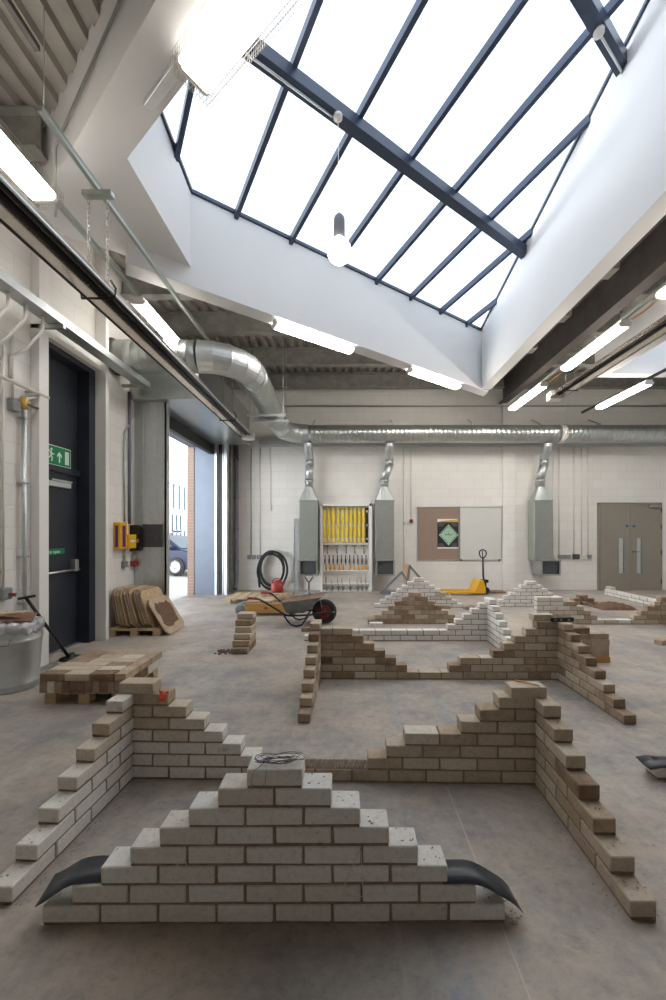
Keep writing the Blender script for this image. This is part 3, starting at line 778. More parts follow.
# nearest stepped pyramid
pyr, Mp = pyramid('brick_wall', 'white stepped brick pyramid nearest the camera, tied wire on its top brick', -.281, 1.470, 8, 8, lambda k, s: .06+.03*(k < 2), ang=.004)
dl = []
for i in range(13):
    t = i/12; xx = -.655-.30*t; zz = [.157, .157, .157, .158, .158, .159, .159, .158, .152, .138, .122, .108, .095][i]
    wob = .012*math.sin(t*5); dl.append([(xx, 1.472+wob-.012*t, zz-.006*t), (xx-.01*t, 1.525+wob, zz+.004*math.sin(t*6)), (xx-.02*t, 1.575+wob+.012*t, zz+.006)])
for r_ in dl:
    for j in range(3): r_[j] = (r_[j][0]-.235, r_[j][1], r_[j][2])
build(MB().sheet(dl, .002), 'damp_proof_strip', 'dpc', pyr)
dr = []
for i in range(13):
    t = i/12; xx = .372+.295*t; zz = [.157, .157, .157, .158, .158, .156, .149, .138, .124, .108, .094, .076, .050][i]
    dr.append([(xx+.012*t, 1.470-.004*t, zz), (xx+.004*t, 1.523, zz+.003), (xx, 1.575, zz+.004)])
build(MB().sheet(dr, .002), 'damp_proof_strip', 'dpc', pyr)
for pts in ([(183, 852), (177, 866), (172, 879), (176, 881), (187, 877), (186, 862)], [(361, 846), (352, 868), (343, 888), (346, 895), (356, 898), (363, 896), (362, 870), (361, 850)]):
    P = [PT(px, py, 1.462-.006*math.sin(i)) for i, (px, py) in enumerate(pts)]
    sm = []
    for i in range(len(P)-1):
        for q in range(4): sm.append(P[i].lerp(P[i+1], q/4))
    build(MB().tube(sm+[P[-1]], .0014, 5), 'wall_tie', 'pvc', pyr)
# tangle of wire on the top brick
mb = MB(); cx, cy, cz = -.270, 1.52, .603
for q in range(9):
    a0 = R.uniform(0, 6.28); L_ = R.uniform(.05, .10); pts = []
    ph = R.uniform(0, 6); ww = R.uniform(.012, .035)
    for i in range(18):
        t = i/17*2*math.pi
        pts.append((cx+R.uniform(-.002, .002)+L_*math.cos(t)*math.cos(a0*.25-.4)-ww*math.sin(t)*math.sin(a0), cy+ww*math.sin(t+ph*.1)+.018*math.cos(a0), cz+.004+.012*abs(math.sin(t*1.5+ph))))
    mb.tube(pts, .0010, 5, closed=True)
for sx in (-1, 1): mb.tube([(cx+sx*.02, cy, cz+.01), (cx+sx*.06, cy-.02, cz+.035), (cx+sx*.10, cy-.01, cz+.012)], .0010, 5)
mb.tube([(cx-.05, cy-.02, cz+.01), (cx-.09, 1.462, cz-.005), (cx-.10, 1.461, cz-.055), (cx-.06, 1.461, cz-.070), (cx-.045, 1.461, cz-.05), (cx-.04, 1.462, cz)], .0010, 5)
single(mb, 'wire_bundle', 'toolgrey', 'tangled bundle of thin steel wire ties on the nearest pyramid top brick', 'wire', (cx, cy, cz))

# first U-shaped wall
def T1l(k, s): return (.07 if k < 3 else .13+.13*(k-3)) if k < 4 else .30+.06*(k-4)
def T1r(k, s): return .40+.06*(k % 2)
u1, M1 = u_wall('brick_wall', 'U-shaped stepped wall behind the nearest white pyramid, two racked return wings', 'wall', (-1.315, 2.340), math.atan2(-.057, 2.444), 2.444,
    ['F', 7, 6, 5, 4, 3, 2], ['F', 9, 8, 7, 4, 3, 2], [7, 6, 5, 4, 3, 2, 1], [7, 6, 5, 4, 3, 2, 1], T1l, T1r, lambda k, s: .38, None, (math.radians(-2.1), 0.))
# raked mortar bed along its low middle
mb = MB(); rr = random.Random(3)
sx = .80
while sx < 1.42:
    sk = .018 if int(sx*50) % 2 else .015
    vs = [M1 @ Vector(p) for p in ((sx, .012, .076), (sx+.012, .012, .076), (sx+.012+sk, .092, .076), (sx+sk, .092, .076), (sx+.005, .012, .092), (sx+.007+sk, .092, .090))]
    mb.add(vs, [(0, 1, 4), (3, 5, 2), (0, 4, 5, 3), (1, 2, 5, 4), (0, 3, 2, 1)]); sx += rr.uniform(.014, .019)
mb.box(.80, .008, .072, 1.45, .096, .079, 0, M1); build(mb, 'mortar_bed', 'mortar', u1)
loose(M1 @ Vector((.02, .045, .526)), -.04, .42, 'loose buff brick on the U-shaped wall corner nearest the pallet of bricks')
loose(M1 @ Vector((2.405, .040, .526)), .02, .33, 'loose pale brick with a wood sliver on it, topping the first U-shaped wall')
p0 = M1 @ Vector((2.385, .045, .593)); single(MB().tube([p0+Vector((-.02, .04, .004)), p0+Vector((.03, 0, .005)), p0+Vector((.085, -.05, .004))], [.006, .005, .003], 6), 'wood_sliver', 'handle', 'short wood sliver lying across the loose pale corner brick', 'wood', p0)
p0 = M1 @ Vector((.165, -.005, .53)); mb = MB(); mb.sheet([[p0+Vector((.02*i, -.006-.004*(i % 2), .008*j+.012*math.sin(i+j))) for j in range(4)] for i in range(4)], .002)
mb.sheet([[p0+Vector((.015*i+.01, -.012-.01*j, .004+.008*(i % 2)-.012*j)) for j in range(4)] for i in range(4)], .002)
single(mb, 'marker_tape', 'redtag', 'crumpled piece of red tape on the stepped wall corner', 'tape', p0)

# second U-shaped wall
def T2(k, s): return .57+.12*((k*7+int(s*9)) % 3-1)
u2, M2 = u_wall('brick_wall', 'brown stained U-shaped stepped wall in the middle of the floor', 'wall', (-.269, 3.935), math.atan2(-.02, 2.44), 2.44,
    ['F', 8, 7, 6, 5, 4, 3], ['F', 10, 9, 6, 5, 4, 3, 2], [8, 7, 6, 5, 4, 3, 2, 1], [8, 7, 6, 5, 4, 3, 2, 1], T2, lambda k, s: .50+.12*((k*5+int(s*9)) % 3-1), lambda k, s: .55, None, (math.radians(-1.1), math.radians(1.7)))
loose(M2 @ Vector((2.22, .19, 0)), .1, .55, 'brown loose brick laid flat on the floor directly behind the brown U-shaped wall')
loose(M2 @ Vector((2.31, .075, .6015)), .03, .42, 'loose brick on the brown U-shaped wall corner, directly behind the short black level')
lv = M2 @ Vector((2.47, -.012, .603))
bl = thing('boat_level', 'short black spirit level lying on the corner of the brown U-shaped wall', 'spirit level', lv, .06)
build(MB().cbox(-.11, -.012, 0, .13, .012, .045, .004), 'body', 'black', bl, local=True)
for a in (-.08, -.02, .06): build(MB().box(a, -.014, .014, a+.025, -.0122, .030), 'vial_window', 'grey', bl, local=True)

# white low U-shaped wall behind it
T3 = lambda k, s: .03
u3, M3 = u_wall('brick_wall', 'white low wall with one stepped end behind the brown U-shaped wall', 'wall', (-.60, 5.33), 0, 2.563,
    ['F', 'F', 2, 0, 0, 0, 1][:2]+[0, 0, 0, 0, 0][:0], ['F', 'F', 5, 4, 3, 2, 1], [], [8, 7, 6, 5, 4, 3, 2, 1], T3, T3, T3) if False else (None, None)
mb = MB(); M3 = frame((-.60, 5.33), 0); L3 = 2.563
u3 = thing('brick_wall', 'white wall with one stepped end behind the brown U-shaped wall', 'wall', (-.6, 5.33, 0), 0, None, 'thing')
lay(mb, M3, 0, L3, 0, T3); lay(mb, M3, .1, L3+.1025, 1, T3)
for k, h in ((2, 5), (3, 4), (4, 3), (5, 2), (6, 1)): lay(mb, M3, L3-(h*H-.010), L3+(.1025 if h % 2 else 0), k, T3, rev=True)
build(mb, 'long_wall', ['brick', 'mortar'], u3); mb = MB()
for k, h in enumerate([8, 7, 6, 5, 4, 3, 2, 1]): lay(mb, M3, -h*H+.010, .1025 if (k % 2 == 1) else -.010, k, T3, axis=1, lo=L3, hi=L3+.1025)
build(mb, 'return_wing', ['brick', 'mortar'], u3)

# pyramids further back
pyramid('brick_wall', 'brown stained stepped pyramid in front of the taller white pyramid', 1.13, 6.33, 7, 7, lambda k, s: .60+.09*((k*3+int(s*7)) % 3-1))
for i, (x, y, k) in enumerate(((.16, 6.28, 0), (.42, 6.28, 0))): pass
loose((.47, 6.16, 0), .05, .05, 'white loose brick on the floor at the foot of the brown pyramid')
pyramid('brick_wall', 'white stepped pyramid partly hidden behind the brown pyramid', 1.46, 7.72, 8, 8, lambda k, s: .05+.18*(k in (2, 3) and s > .3))
pyramid('brick_wall', 'white stepped pyramid standing by itself before the extract duct by the double doors', 3.78, 7.78, 7, 7, T3)
loose((2.42, 7.55, 0), .3, .75, 'dark brown loose brick on the floor at the end of the taller white pyramid', tilt=(0, .0))
loose((1.96, 7.62, .0), -.2, .70, 'brown loose brick leaning beside the taller white pyramid')
# far racked wall
u4 = thing('brick_wall', 'pale brown racked wall with a long low middle towards the double doors', 'wall', (3.2, 6.3, 0), 0, None, 'thing')
M4 = frame((3.15, 6.3), 0); mb = MB(); L4 = 2.5
t4 = lambda k, s: (.08 if s < .5 and k > 2 else .42+.06*(k % 2)); t4r = lambda k, s: .52+.06*(k % 2)
lay(mb, M4, 0, L4, 0, lambda k, s: .40)
for k, h in ((1, 9), (2, 8), (3, 7), (4, 6), (5, 4)): lay(mb, M4, 0 if h % 2 == 0 else 0, h*H-.01, k, t4, first=.215 if h % 2 == 0 else .1025)
for k, h in ((1, 8), (2, 7), (3, 6), (4, 5), (5, 4)): lay(mb, M4, L4-h*H+.01, L4, k, t4r, rev=True)
build(mb, 'long_wall', ['brick', 'mortar'], u4)
# low white wall running towards the double doors
u5 = thing('brick_wall', 'low white wall two courses high in front of the double doors', 'wall', (6.35, 8.6, 0), 0, None, 'thing')
M5 = frame((6.30, 7.75), 0); mb = MB()
for k in range(2): lay(mb, M5, 0, 1.55, k, T3, axis=1, lo=0, hi=.1025, first=.215 if k else .1025)
build(mb, 'return_wing', ['brick', 'mortar'], u5); mb = MB()
for k in range(2): lay(mb, M5, .1125, 2.3, k, T3, lo=0, hi=.1025, first=.1025 if k else .215)
build(mb, 'long_wall', ['brick', 'mortar'], u5)
build(MB().sheet([[M5 @ Vector((.16+.2*i, -.01+.06*j, .153+.004*math.sin(i*2+j))) for j in range(3)] for i in range(10)], .002), 'damp_proof_strip', 'dpc', u5)
loose(M5 @ Vector((.06, 1.42, .1535)), 1.52, .25, 'loose white brick with brown mortar on the low white wall end by the doors')
# right-hand wall that only shows its first brick
u6 = thing('brick_wall', 'single white course with a black plastic strip, cut off by the frame edge', 'wall', (2.1, 2.35, 0), 0, None, 'thing')
M6 = frame((1.905, 2.33), 0); mb = MB(); lay(mb, M6, 0, 1.8, 0, T3); build(mb, 'brickwork', ['brick', 'mortar'], u6)
build(MB().sheet([[M6 @ Vector((-.055+.07*i, -.012+.06*j, [.070, .081, .083, .081, .080, .080, .080, .080][i]+.010*(j == 2)*(i < 2))) for j in range(3)] for i in range(8)], .002), 'damp_proof_strip', 'dpc', u6)

# brick pier by the wheelbarrow
bp = thing('brick_pier', 'short racked pier of six mixed bricks courses left of the wheelbarrow', 'pier', (-1.35, 4.9, 0), 0, None, 'thing')
bp['label'] = 'short racked brick pier, brown and pale courses, between wheelbarrow and pallet of bricks'
mb = MB(); tn = [.85, .55, .30, .45, .88, .40]
for k in range(6):
    y0 = 4.74+.055*k; ys = []
    M = frame((-1.455+.010*R.uniform(-1, 1), y0), R.uniform(-.03, .03))
    dd = 5.18-y0; j = 0
    while j*.1125 < dd-.03:
        b1 = min(j*.1125+.1025, dd); mb.cbox(0, j*.1125, k*.075+.008, .215, b1, k*.075+.075, .005, 0, M, .002, tone=tn[k]+R.uniform(-.06, .06), seed=R.random()); j += 1
    mb.box(.006, .006, k*.075, .209, dd-.006, k*.075+.07, 1, M)
build(mb, 'brickwork', ['brick', 'mortar'], bp)
mb = MB(); 
for q in range(60): 
    a = R.uniform(0, 6.28); r_ = R.uniform(0, .11); s = R.uniform(.008, .022); mb.lathe([(0, s*.7), (s*.7, s*.5), (s, 0)], (-1.572+r_*math.cos(a), 4.83+r_*math.sin(a)*.9, 0), n=6, smooth=False)
setp(build(mb, 'dirt', 'dirt', None, (-1.5, 4.83, 0)), 'small heap of brown dirt at the foot of the short pier', 'dirt', None, 'stuff')

# loose stack behind the brown U wall
G = 'bricks in the loose stack'
names = ['bottom', 'second', 'third', 'fourth', 'top']
for k in range(5):
    ox = R.uniform(-.012, .012)
    t_ = [.5, .50, .42, .40, .55][k]
    loose((2.80+ox-.01*(k == 4), 4.55, k*.067), 1.57, t_+.05, f'end-on brick in the {names[k]} layer of the stack behind the brown U-shaped wall', G)
    o = loose((2.97+ox, 4.50+R.uniform(-.01, .01), k*.067), R.uniform(-.05, .05), t_, f'long brick in the {names[k]} layer of the stack behind the brown U-shaped wall', G)
    if k == 0: o.data.materials[0] = MAT['orange']; o['label'] = 'orange-tinted brick in the bottom layer of the loose stack'
loose((2.74, 4.50, 5*.067), .1, .95, 'dark brown brick topping the loose stack behind the brown U-shaped wall', G)
# scattered heap further back
for i, (hx, hy, z, a, t_) in enumerate(((4.80, 8.05, 0, .0, .7), (5.0, 8.05, 0, 1.57, .9), (5.21, 8.08, 0, .05, .6), (4.86, 8.06, .068, .05, .75), (5.11, 8.06, .068, -.1, .9), (4.98, 8.06, .136, .3, .8))):
    loose((hx, hy, z), a, t_, ('brown brick in the small heap before the double doors, ' + ['front of the heap', 'end-on at the heap middle', 'heap end nearest the doors', 'upper one over the front', 'darker upper one', 'topmost'][i]), 'bricks in the small heap')
mb = MB(); rows = []
for i in range(10):
    rows.append([])
    for j in range(6):
        xx = 5.02+.078*i; yy = 7.45+.10*j; h = .085*math.sin(math.pi*(i+.3)/10)*math.sin(math.pi*(j+.6)/6)+.022*math.sin(i*3.1+j*2.3)+.022*math.sin(i*1.7-j*4.1)+.02; rows[-1].append((xx, yy, max(.004, h if 0 < i < 9 and 0 < j < 5 else .004)))
setp(build(mb.sheet(rows, .006), 'spoil_heap', 'dirt', None, (5.3, 7.6, 0)), 'low heap of brown mortar spoil on the floor before the double doors', 'heap', None, 'stuff')
loose((WX(662, 5.2), 5.2, 0), .5, .6, 'lone brown brick on the open floor at the frame edge')

# crumbs near the walls
mb = MB(); rr = random.Random(11)
def crumb(x, y, z, s):
    n = 7; a0 = rr.uniform(0, 6.28); ex = rr.uniform(.5, 1.6); vs = []
    for i in range(n):
        a = a0+2*math.pi*i/n; r_ = s*rr.uniform(.6, 1.15); u_, v_ = r_*math.cos(a)*ex, r_*math.sin(a)/ex
        vs.append((x+u_*math.cos(a0)-v_*math.sin(a0), y+u_*math.sin(a0)+v_*math.cos(a0), z))
    vs.append((x, y, z+s*rr.uniform(.25, .7))); mb.add(vs, [(i, (i+1) % n, n) for i in range(n)]+[tuple(range(n))[::-1]])
def crumb_m(M, x, y, z, s): p = M @ Vector((x, y, z)); crumb(p.x, p.y, p.z, s)
for q in range(70): crumb(.625+abs(rr.gauss(.0, .03)), 1.47+rr.uniform(0, .12), .0005, rr.uniform(.002, .005))
for q in range(90): crumb(rr.uniform(-1.2, .6), 1.452-abs(rr.gauss(0, .010)), .0005, rr.uniform(.0015, .0035))
for k in (1, 3, 4, 5, 6, 7):
    for sgn in (-1, 1):
        for q in range(5 if sgn > 0 else 2):
            w0 = .895-(k-1)*H; crumb(-.281+sgn*(w0-rr.uniform(.012, .09)), 1.478+rr.uniform(.010, .085), k*.075+.0015, rr.uniform(.002, .006 if sgn > 0 else .004))
for (nm, ox, left), Mw in WING.items():
    if ox < -1:
        L_ = 0 if left else 2.444; lo = -.1025 if left else L_
        for k in range(7):
            for q in range(4): crumb_m(Mw, lo+rr.uniform(.015, .088), -(7-k)*H*1.025+.012+rr.uniform(.008, .09), (k+1)*.075+.002, rr.uniform(.002, .006))
        for q in range(160):
            sd = rr.random() < .5; off = .012+abs(rr.gauss(0, .022)); crumb_m(Mw, (lo-off) if sd else (lo+.1025+off), -rr.uniform(.02, .80), .0005, rr.uniform(.0015, .005))
    else:
        L_ = 0 if left else 2.44; lo = -.1025 if left else L_
        for q in range(120): crumb_m(Mw, lo+.1025+.012+abs(rr.gauss(0, .12)) if not left else lo-.012-abs(rr.gauss(0, .05)), -rr.uniform(0, 1.1), .0005, rr.uniform(.002, .005))
setp(build(mb, 'mortar_crumbs', 'crumb', None, (0, 0, 0)), 'dried mortar crumbs scattered along the brick walls', 'crumbs', None, 'stuff')
#==SECTION3==
# ------------------------------------------------------------------ lamps
def lamp(c, dirv, label, L=1.45, wid=.17, guard=False, mat='tube'):
    """c = centre of the fitting's top face; diffuser below"""
    ang = math.atan2(dirv[1], dirv[0])
    t = thing('fluorescent_ceiling_light', label, 'light', c, ang, 'fluorescent lights')
    build(MB().cbox(-L/2, -wid*.36, -.045, L/2, wid*.36, 0, .006), 'housing', 'pvc', t, local=True)
    h = wid/2
    prof = [(-h, -.045), (-h, -.072), (-h*.72, -.098), (h*.72, -.098), (h, -.072), (h, -.045)]
    build(MB().extr(prof, (-L/2+.03, 0, 0), (0, 1, 0), (0, 0, 1), (L-.06, 0, 0)), 'diffuser', mat, t, local=True)
    for sx in (-1, 1):
        a, b_ = sorted((sx*(L/2-.03), sx*(L/2)))
        build(MB().extr(prof, (a, 0, 0), (0, 1, 0), (0, 0, 1), (b_-a, 0, 0)), 'end_cap', 'pvc', t, local=True)
    if guard:
        m = MB(); hw, top, bot = h+.03, .0, -.135
        n = int(L/.022)
        for i in range(n+1):
            x = -L/2-.02+(L+.04)*i/n
            m.tube([(x, -hw, top), (x, -hw, bot), (x, hw, bot), (x, hw, top)], .0018, 4, smooth=False)
        for z in (top, -.045, -.09, bot):
            for s in (-1, 1): m.tube([(-L/2-.02, s*hw, z), (L/2+.02, s*hw, z)], .0018, 4, smooth=False)
        for i in range(1, 11): m.tube([(-L/2-.02, -hw+2*hw*i/11, bot), (L/2+.02, -hw+2*hw*i/11, bot)], .0018, 4, smooth=False)
        for sx in (-1, 1):
            for i in range(1, 11): m.tube([(sx*(L/2+.02), -hw+2*hw*i/11, top), (sx*(L/2+.02), -hw+2*hw*i/11, bot)], .0018, 4, smooth=False)
            for z in (-.03, -.06, -.09, -.115): m.tube([(sx*(L/2+.02), -hw, z), (sx*(L/2+.02), hw, z)], .0018, 4, smooth=False)
        build(m, 'wire_guard', 'wire', t, local=True)
    return t
zn = HS-.0
cn = P3+N2*1.55+Vector((.61, .79))*(-.085)
nl = P3+N2*1.90+Vector((-.6, -.8))*.02
lamp((nl.x, nl.y, HS-.03), N2, 'large caged fluorescent light under the roof well edge near the camera', 1.57, .25, True, 'tube1')
setp(build(MB().cbox(-.26, -.035, -.045, .26, .035, 0, .003), 'trunking_stub', 'galvl', None, (0, 0, 0)), 'short galvanised trunking stub under the roof well edge', 'trunking')
o = bpy.data.objects['trunking_stub']; ts = P3+N2*.86+Vector((-.6, -.8))*.10; o.location = (ts.x, ts.y, HS-.001); o.rotation_euler = (0, 0, math.atan2(N2.y, N2.x))
XLT = -2.69
lamp((XLT, 2.66, CAMZ+3.04), (0, 1), 'caged fluorescent light hung along the left block wall nearest the camera', 1.46, .23, True, 'tube2')
lamp((XLT, 5.60, CAMZ+3.04), (0, 1), 'fluorescent light hung along the left wall in front of the big duct', 1.46, .19, False, 'tube2')
for px, lab in ((316, 'fluorescent light on the underside of the white roof well, nearer the shutter'), (435, 'fluorescent light on the underside of the white roof well, nearer its far corner')):
    # along the far upstand's soffit
    best = None
    q = E0
    t_ = 0.
    while t_ < 8:
        p = E0+U*t_+W_*.12
        if best is None or abs(347+F*p.x/p.y-px) < best[0]: best = (abs(347+F*p.x/p.y-px), p)
        t_ += .01
    lamp((best[1].x, best[1].y, HR-.002), U, lab, 1.46, .17)
XRT = 3.80
for y, lab, g in ((8.1, 'fluorescent light in the right row, nearest the back wall', False), (5.95, 'fluorescent light in the right row, middle of the row', False), (3.90, 'fluorescent light in the right row with wire guard, cut by the frame edge', True)):
    lamp((XRT+.03, y, CAMZ+2.94), (0, 1), lab, 1.46, .17, g)
lamp((5.75, 7.95, CAMZ+2.92), (0, 1), 'fluorescent light in front of the second roof well at far right', 1.46, .17)
# lighting trunking
def trunk(x, y0, y1, z, label, hang, w_=.036, ztop=ZD, mat='galvd'):
    t = thing('lighting_trunking', label, 'trunking', (x, (y0+y1)/2, z))
    build(MB().box(x-w_/2, y0, z, x+w_/2, y1, z+.045).box(x-w_/2-.006, y0, z+.039, x+w_/2+.006, y1, z+.045), 'channel', mat, t)
    for y in hang: build(MB().cyl((x, y, z+.045), (x, y, ztop), .004, 6), 'hanger_rod', 'galvd', t)
    return t
trunk(XLT, 1.2, 6.6, CAMZ+3.042, 'galvanised lighting trunking hung along the left wall', (1.8, 2.9))
trunk(XRT+.03, 1.5, 9.0, CAMZ+2.942, 'galvanised lighting trunking carrying the right row of lights', (4.0,), ztop=ZD)
trunk(5.75, 5.0, 9.3, CAMZ+2.922, 'dark lighting trunking in front of the second roof well', (), mat='steel')
bpy.data.objects['lighting_trunking.002'].location.z += 0
tk = bpy.data.objects['lighting_trunking.002']
for y in (8.6,): build(MB().cyl((5.75, y, CAMZ+2.965), (5.75, y, ZD), .004, 6), 'hanger_rod', 'galvd', tk)
XS_ = -2.2
st = trunk(XS_, 2.72, 8.3, CAMZ+3.02, 'galvanised support rail above the long radiant heater', (2.76, 7.4))
sr2 = thing('lighting_trunking', 'dark cable rail hung high near the camera above the left wall', 'trunking', (XS_, 1.8, CAMZ+3.42))
build(MB().box(XS_-.02, .6, CAMZ+3.42, XS_+.02, 2.70, CAMZ+3.46), 'channel', 'steel', sr2); build(MB().cyl((XS_, 1.2, CAMZ+3.46), (XS_, 1.2, ZD), .004, 6), 'hanger_rod', 'galvd', sr2)
# orange flex between the lights
for y0, y1 in ((6.75, 7.30), (4.7, 5.15)):
    single(MB().tube(bez((XRT+.06, y0, CAMZ+2.90), (XRT+.05, y0+.15, CAMZ+2.87), (XRT+.05, y1-.15, CAMZ+2.87), (XRT+.06, y1, CAMZ+2.90)), .012, 8), 'hanging_power_flex', 'cable', 'orange flex joining two lights of the right row, ' + ('far pair' if y0 > 6 else 'near pair'), 'cable', (XRT+.06, y0, CAMZ+2.9))

# pendant bulb
pb = thing('pendant_lamp', 'large round bulb pendant hanging from the rooflight purlin', 'lamp', (-.10, 4.17, WZ(112, 4.17)))
zt = hg(-.10, 4.17)-.235; zh = WZ(215, 4.17)
build(MB().lathe([(0, 0), (.05, 0), (.05, -.03), (.03, -.045), (0, -.045)], (-.10, 4.17, zt), n=16), 'ceiling_rose', 'pvc', pb)
build(MB().tube([(-.10, 4.17, zt-.04), (-.092, 4.17, (zt*2+zh)/3), (-.10, 4.17, (zt+zh*2)/3), (-.085, 4.17, zh)], .004, 6), 'flex', 'pvc', pb)
build(MB().lathe([(0, .0), (.035, -.003), (.056, -.03), (.062, -.06), (.062, -.26), (0, -.26)], (-.085, 4.17, zh), n=20), 'lamp_holder', 'slate', pb)
build(MB().lathe([(.045, -.25), (.06, -.28)]+[(.132*math.sin(a*math.pi/16), -.40+.132*math.cos(a*math.pi/16)) for a in range(3, 17)], (-.085, 4.17, zh), n=28), 'bulb', 'bulb', pb)
# conduits and boxes clipped to the purlins
for w_, ua, ub, ju, lab in ((3.49, 1.2, 2.27, 2.30, 'thin conduit and round box under the long rooflight purlin'), (1.64, 4.2, 4.85, 4.22, 'thin conduit and round box under the upper rooflight purlin')):
    a = W_*w_+U*ua; b_ = W_*w_+U*ub; j = W_*w_+U*ju
    t = thing('purlin_conduit', lab, 'conduit', (a.x, a.y, hg(*a)-.25))
    build(MB().tube([(a.x, a.y, hg(*a)-.25), (b_.x, b_.y, hg(*b_)-.25)], .012, 8), 'pipe', 'galvl', t)
    if w_ < 3: build(MB().lathe([(0, 0), (.05, 0), (.05, -.03), (0, -.035)], (j.x, j.y, hg(*j)-.236), n=16), 'round_box', 'pvc', t)

# ------------------------------------------------------------------ radiant heaters
def heater(x, y0, y1, z, label, ztop, brs, flip=1):
    t = thing('radiant_heater', label, 'heater', (x, (y0+y1)/2, z))
    prof = [(-.145, -.045), (-.075, .07), (.075, .07), (.145, -.045), (.136, -.045), (.070, .060), (-.070, .060), (-.136, -.045)]
    build(MB().extr(prof, (x, y0, z), (1, 0, 0), (0, 0, 1), (0, y1-y0, 0)), 'reflector', 'chrome', t)
    for sx in (-1, 1): build(MB().cyl((x+.01+sx*.040, y0, z+.020), (x+.01+sx*.040, y1, z+.020), .027, 12), 'burner_tube', 'iron', t)
    for sx in (-1, 1): build(MB().box(x+sx*.141-.009, y0, z-.055, x+sx*.141+.009, y1, z-.041), 'edge_trim', 'galvl' if sx > 0 else 'iron', t)
    build(MB().cbox(x-.13, y1-.02, z-.08, x+.13, y1+.16, z+.09, .01), 'burner_box', 'pvc', t)
    for y in brs:
        m = MB()
        m.tube([(x-.155, y, z-.0), (x-.145, y, z-.085), (x+.145, y, z-.085), (x+.155, y, z-.0), (x+.11, y, z+.075)], .011, 6)
        br = build(m, 'hanger_bracket', 'black', t)
        for sx in (-1, 1):
            m = MB(); L_ = ztop-z-.02; n = int(L_/.042)
            m2 = MB()
            for i in range(n):
                zc = z+.04+L_*(i+.5)/n*.97; pts = []
                for q in range(8):
                    a = q*math.pi/4; r1 = .011*math.cos(a); r2 = .030*math.sin(a); pts.append((x+sx*.085+(r1 if i % 2 else 0), y+(0 if i % 2 else r1), zc+r2))
                m2.tube(pts, .0038, 5, closed=True)
            build(m2, 'chain', 'wire', br)
        build(MB().cbox(x-.13, y-.03, ztop-.03, x+.13, y+.03, ztop+.015, .003), 'strut_bracket', 'galvd', br)
    return t
heater(XS_, 1.2, 8.4, CAMZ+2.16, 'long black radiant heater hung on chains along the left wall', CAMZ+3.0, (3.36, 7.0))
heater(4.35, 1.0, 7.9, CAMZ+2.86, 'dark radiant heater hung beside the right row of lights', CAMZ+3.5, (4.2, 7.4))

# ------------------------------------------------------------------ ducts
def spiral(mb, a, b_, r, n=28, step=.11, h=.0022):
    a, b_ = Vector(a), Vector(b_); L = (b_-a).length; d_ = (b_-a)/L; pts = [a]; rs = [r]; k = int(L/step)
    for i in range(1, k):
        c = a+d_*(L*i/k)
        for off, hh in ((-.008, 0), (-.003, h), (.003, h), (.008, 0)): pts.append(c+d_*off); rs.append(r+hh)
    pts.append(b_); rs.append(r); return mb.tube(pts, rs, n, 0, True)
def elbow(mb, c0, d0, d1, r, R_, n=28, seg=5):
    """segmented bend starting at c0 heading d0 and leaving along d1 (perpendicular)"""
    c0, d0, d1 = Vector(c0), Vector(d0).normalized(), Vector(d1).normalized(); C = c0+d1*R_; pts = []; rs = []
    for i in range(seg+1):
        a = math.pi/2*i/seg; p = C-d1*R_*math.cos(a)+d0*R_*math.sin(a); pts.append(p); rs.append(r)
    mb.tube(pts, rs, n, 0, True, smooth=False)
    for i in range(1, seg):
        a = math.pi/2*i/seg; p = C-d1*R_*math.cos(a)+d0*R_*math.sin(a); tt = (d0*math.cos(a)+d1*math.sin(a)); mb.tube([p-tt*.006, p+tt*.006], [r+.005]*2, n, 0, True)
    return pts[-1]
rd = .235; YD, ZDU, XDU = 5.78, CAMZ+2.68, -1.60
du = thing('spiral_duct', 'large galvanised spiral duct from the left wall running along the back wall', 'duct', (0, 9.6, CAMZ+2.5))
m = MB(); spiral(m, (XL+.02, YD, ZDU), (-2.25, YD, ZDU), rd); build(m, 'duct_run', 'galv', du)
build(MB().lathe([(rd, 0), (rd+.03, 0), (rd+.03, .03), (rd, .03)], (XL+.003, YD, ZDU), (1, 0, 0), 28), 'wall_flange', 'toolgrey', du)
m = MB(); e = elbow(m, (-2.25, YD, ZDU), (1, 0, 0), (0, 1, 0), rd, .65); build(m, 'bend', 'galvl', du)
m = MB(); spiral(m, e, (XDU, 8.05, ZDU-.06), rd, step=.13); build(m, 'duct_run', 'galv', du)
m = MB(); m.tube([(XDU, 8.0, ZDU-.06), (XDU, 8.25, ZDU-.08), (XDU+.02, 8.6, ZDU-.12)], [rd+.02, rd+.02, rd], 28); m.cbox(XDU-.27, 8.02, ZDU-.36, XDU+.27, 8.12, ZDU+.2, .01); build(m, 'damper', 'galvd', du)
m = MB(); spiral(m, (XDU+.02, 8.55, ZDU-.12), (XDU+.05, 9.05, CAMZ+2.50), rd); e2 = elbow(m, (XDU+.05, 9.05, CAMZ+2.50), (0, 1, 0), (1, 0, 0), rd, .55); build(m, 'bend', 'galvl', du)
ym = e2.y; zm = CAMZ+2.50
m = MB(); spiral(m, e2, (WX(558, 9.6), ym, zm), .225); build(m, 'duct_run', 'galv', du)
build(MB().lathe([(.225, 0), (.24, 0), (.24, .14), (.225, .14)], (WX(558, 9.6), ym, zm), (1, 0, 0), 28), 'duct_coupling', 'pvc', du)
m = MB(); spiral(m, (WX(558, 9.6)+.13, ym, zm), (XR-.02, ym, zm), .225); build(m, 'duct_run', 'galv', du)
